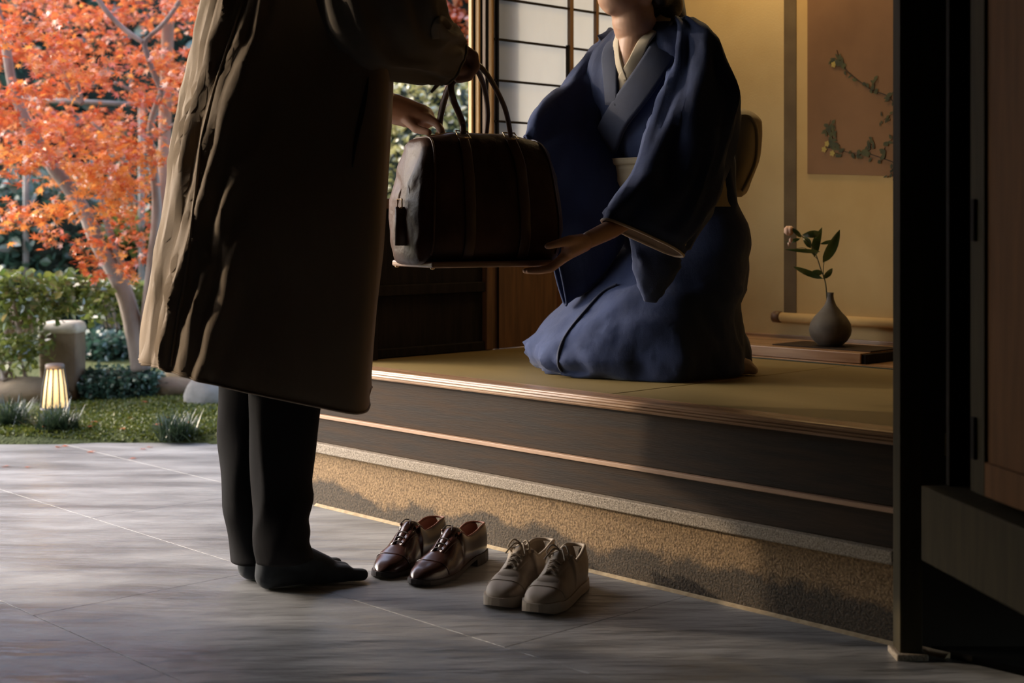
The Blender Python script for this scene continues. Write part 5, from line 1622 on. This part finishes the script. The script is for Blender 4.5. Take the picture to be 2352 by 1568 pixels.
# short moss fronds near the paving edge
lv = Leaves()
for _ in range(14000):
    x = rnd.uniform(-2.4, -1.0); y = 5.83 + abs(rnd.gauss(0, .7))
    if y > 8.4: continue
    l_ = rnd.uniform(.008, .018)
    lv.oval(Vector((x, y, gh(x, y) - .002)), l_, l_ * .4, rrot(.5) @ Matrix.Rotation(rnd.uniform(.6, 1.5), 4, 'X'))
mf = lv.build('moss_fronds', leaf_mat('moss_frond', [(0.05, 0.075, 0.013), (0.11, 0.135, 0.022), (0.17, 0.185, 0.035)], .3, .04), None); tag(mf, 'fine green moss growth along the paving edge', 'moss', kind='stuff')
# rocks
def rock(px, py, Y, rad, m, label, sink=.35):
    c = W(px, py, Y); g0 = gh(c.x, c.y); c.z = g0 + rad[2] * (1 - sink) - rad[2] * .3
    bm = bmesh.new(); ball(bm, (0, 0, 0), 1.0, sub=3)
    sd_ = rnd.uniform(0, 50)
    for v in bm.verts:
        k = 1 + .16 * noise.noise(v.co * 1.3 + Vector((sd_, 0, 0))) + .05 * noise.noise(v.co * 4 + Vector((sd_, 0, 0)))
        v.co = Vector((v.co.x * rad[0] * k, v.co.y * rad[1] * k, max(v.co.z, -.8) * rad[2] * k)) + c
    o = obj('rock', bm, M[m], None, True); tag(o, label, 'rock')
rock(470, 930, 6.75, (.10, .09, .10), 'rock', 'smooth grey rounded rock beside the trouser leg')
rock(395, 912, 7.1, (.15, .10, .055), 'rock_brown', 'low brown rock left of the grey rounded rock')
rock(440, 890, 7.5, (.15, .1, .06), 'rock_brown', 'brown rock behind the two mossy rocks under coat')
rock(40, 920, 6.9, (.24, .14, .085), 'rock_brown', 'broad flat brown stone at the left edge beside lantern')
# stone pillar: rough block with pale domed top
bm = bmesh.new()
pc = W(144, 940, 7.05)
wbox(bm, -.092, .092, -.09, .09, -.06, .375, .022)
bmesh.ops.subdivide_edges(bm, edges=bm.edges[:], cuts=3, use_grid_fill=True)
for v in bm.verts:
    v.co += v.co.normalized() * .010 * noise.noise(v.co * 9)
    v.co = v.co + Vector((pc.x, pc.y, max(0, pc.z)))
pil = obj('stone_pillar', bm, M['rock_brown'], None, True); tag(pil, 'squat brown stone pillar behind the lantern', 'pillar')
bm = bmesh.new(); wbox(bm, pc.x - .098, pc.x + .098, pc.y - .096, pc.y + .096, max(0, pc.z) + .350, max(0, pc.z) + .412, .028)
obj('pillar_cap', bm, pm('pale_stone', (0.55, 0.52, 0.46), (0.68, 0.65, 0.58), 12, 0.8, 0.4, 40), pil, True, label='pale weathered cap')
# garden lantern
lc = W(126, 936, 6.55)
lan = thing('garden_lantern', lc, 'small glowing paper lantern with dark ribs on the moss', 'lantern')
m, nt, b = new_mat('glow_paper')
b.inputs['Base Color'].default_value = (.9, .75, .45, 1); b.inputs['Emission Color'].default_value = (1.0, 0.66, 0.28, 1); b.inputs['Emission Strength'].default_value = 1.3
sc_ = 6.55 / FPX
bm = bmesh.new(); lathe(bm, [(.001, .004), (30 * sc_, .004), (25 * sc_, 50 * sc_), (18.5 * sc_, 90 * sc_), (.001, 90 * sc_)], lc, 28); obj('paper_shade', bm, m, lan, True)
for i in range(12):
    a = i / 12 * 2 * PI + .13; d = Vector((math.cos(a), math.sin(a), 0))
    bm = bmesh.new(); tube(bm, [lc + d * (32 * sc_) + Vector((0, 0, .003)), lc + d * (26.5 * sc_) + Vector((0, 0, 50 * sc_)), lc + d * (19.5 * sc_) + Vector((0, 0, 92 * sc_))], .0042, 6)
    obj('rib', bm, M['black_iron'], lan)
bm = bmesh.new(); lathe(bm, [(.001, 89 * sc_), (21 * sc_, 89 * sc_), (21.5 * sc_, 98 * sc_), (19 * sc_, 101 * sc_), (.001, 102 * sc_)], lc, 24); obj('cap', bm, pm('lantern_cap', (.16, .13, .12), rough=.6), lan, True)
bm = bmesh.new(); lathe(bm, [(.001, -.06), (34 * sc_, -.06), (34 * sc_, .003), (32 * sc_, .005), (.001, .005)], lc, 24); obj('base', bm, M['black_iron'], lan, True)
ll = lamp('lantern_bulb', 'POINT', lc + Vector((0, -.12, .14)), lc, 1.0, (1.0, .6, .25), shadow_soft_size=.05); ll.parent = None
# weathered rail fence glimpsed through the maple
fc = thing('rail_fence', W(180, 400, 8.6), 'weathered grey rail fence glimpsed behind the maple leaves', 'fence')
for (z0, z1) in ((236, 246),):
    bm = bmesh.new(); a, b_ = W(20, 226, 8.6), W(330, 241, 8.6); tube(bm, [a, b_], .016, 10); obj('rail', bm, M['rock'], fc, True)
for px in (60, 325):
    bm = bmesh.new(); a, b_ = W(px, 215, 8.62), W(px, 900, 8.62); tube(bm, [a, b_], .02, 8); obj('fence_post', bm, M['rock'], fc, True)
# fallen leaves
n_f = 0
for (px, py) in ((12, 1070), (60, 1072), (205, 1037), (345, 1026), (362, 1018), (330, 1030), (305, 1052), (130, 1025), (150, 1023), (100, 1022), (170, 1020), (285, 990), (302, 966), (385, 965), (335, 928), (430, 975), (210, 985), (215, 1010)):
    Y = FPX * (EYE - .003) / (py - HOR) if py > 1022 else None
    if Y:
        p = Vector((X(px, Y), Y, .004)) if Y < 5.74 else Vector((X(px, Y), Y, gh(X(px, Y), Y) + .012))
    else:
        Y = 5.9
        for _ in range(30): Y = FPX * (EYE - gh(X(px, Y), Y)) / (py - HOR)
        p = Vector((X(px, Y), Y, gh(X(px, Y), Y) + .014))
    ls = Leaves(); ls.maple(Vector((0, 0, 0)), .026 * rnd.uniform(.8, 1.3), rrot(.25))
    o = ls.build('fallen_leaf', M['fallen'], None, None); o.location = p
    tag(o, 'small dry red maple leaf fallen near the edge between paving and moss', 'leaf', 'fallen red leaves')

# ------------------------------------------------------------------ the room's own lamps
toko = lamp('alcove_lamp', 'AREA', R(-0.30, 1.38, 2.30), R(-0.28, 1.60, 0.9), 9, (1.0, 0.70, 0.34), shape='RECTANGLE', size=0.5)
toko.data.size_y = 0.12
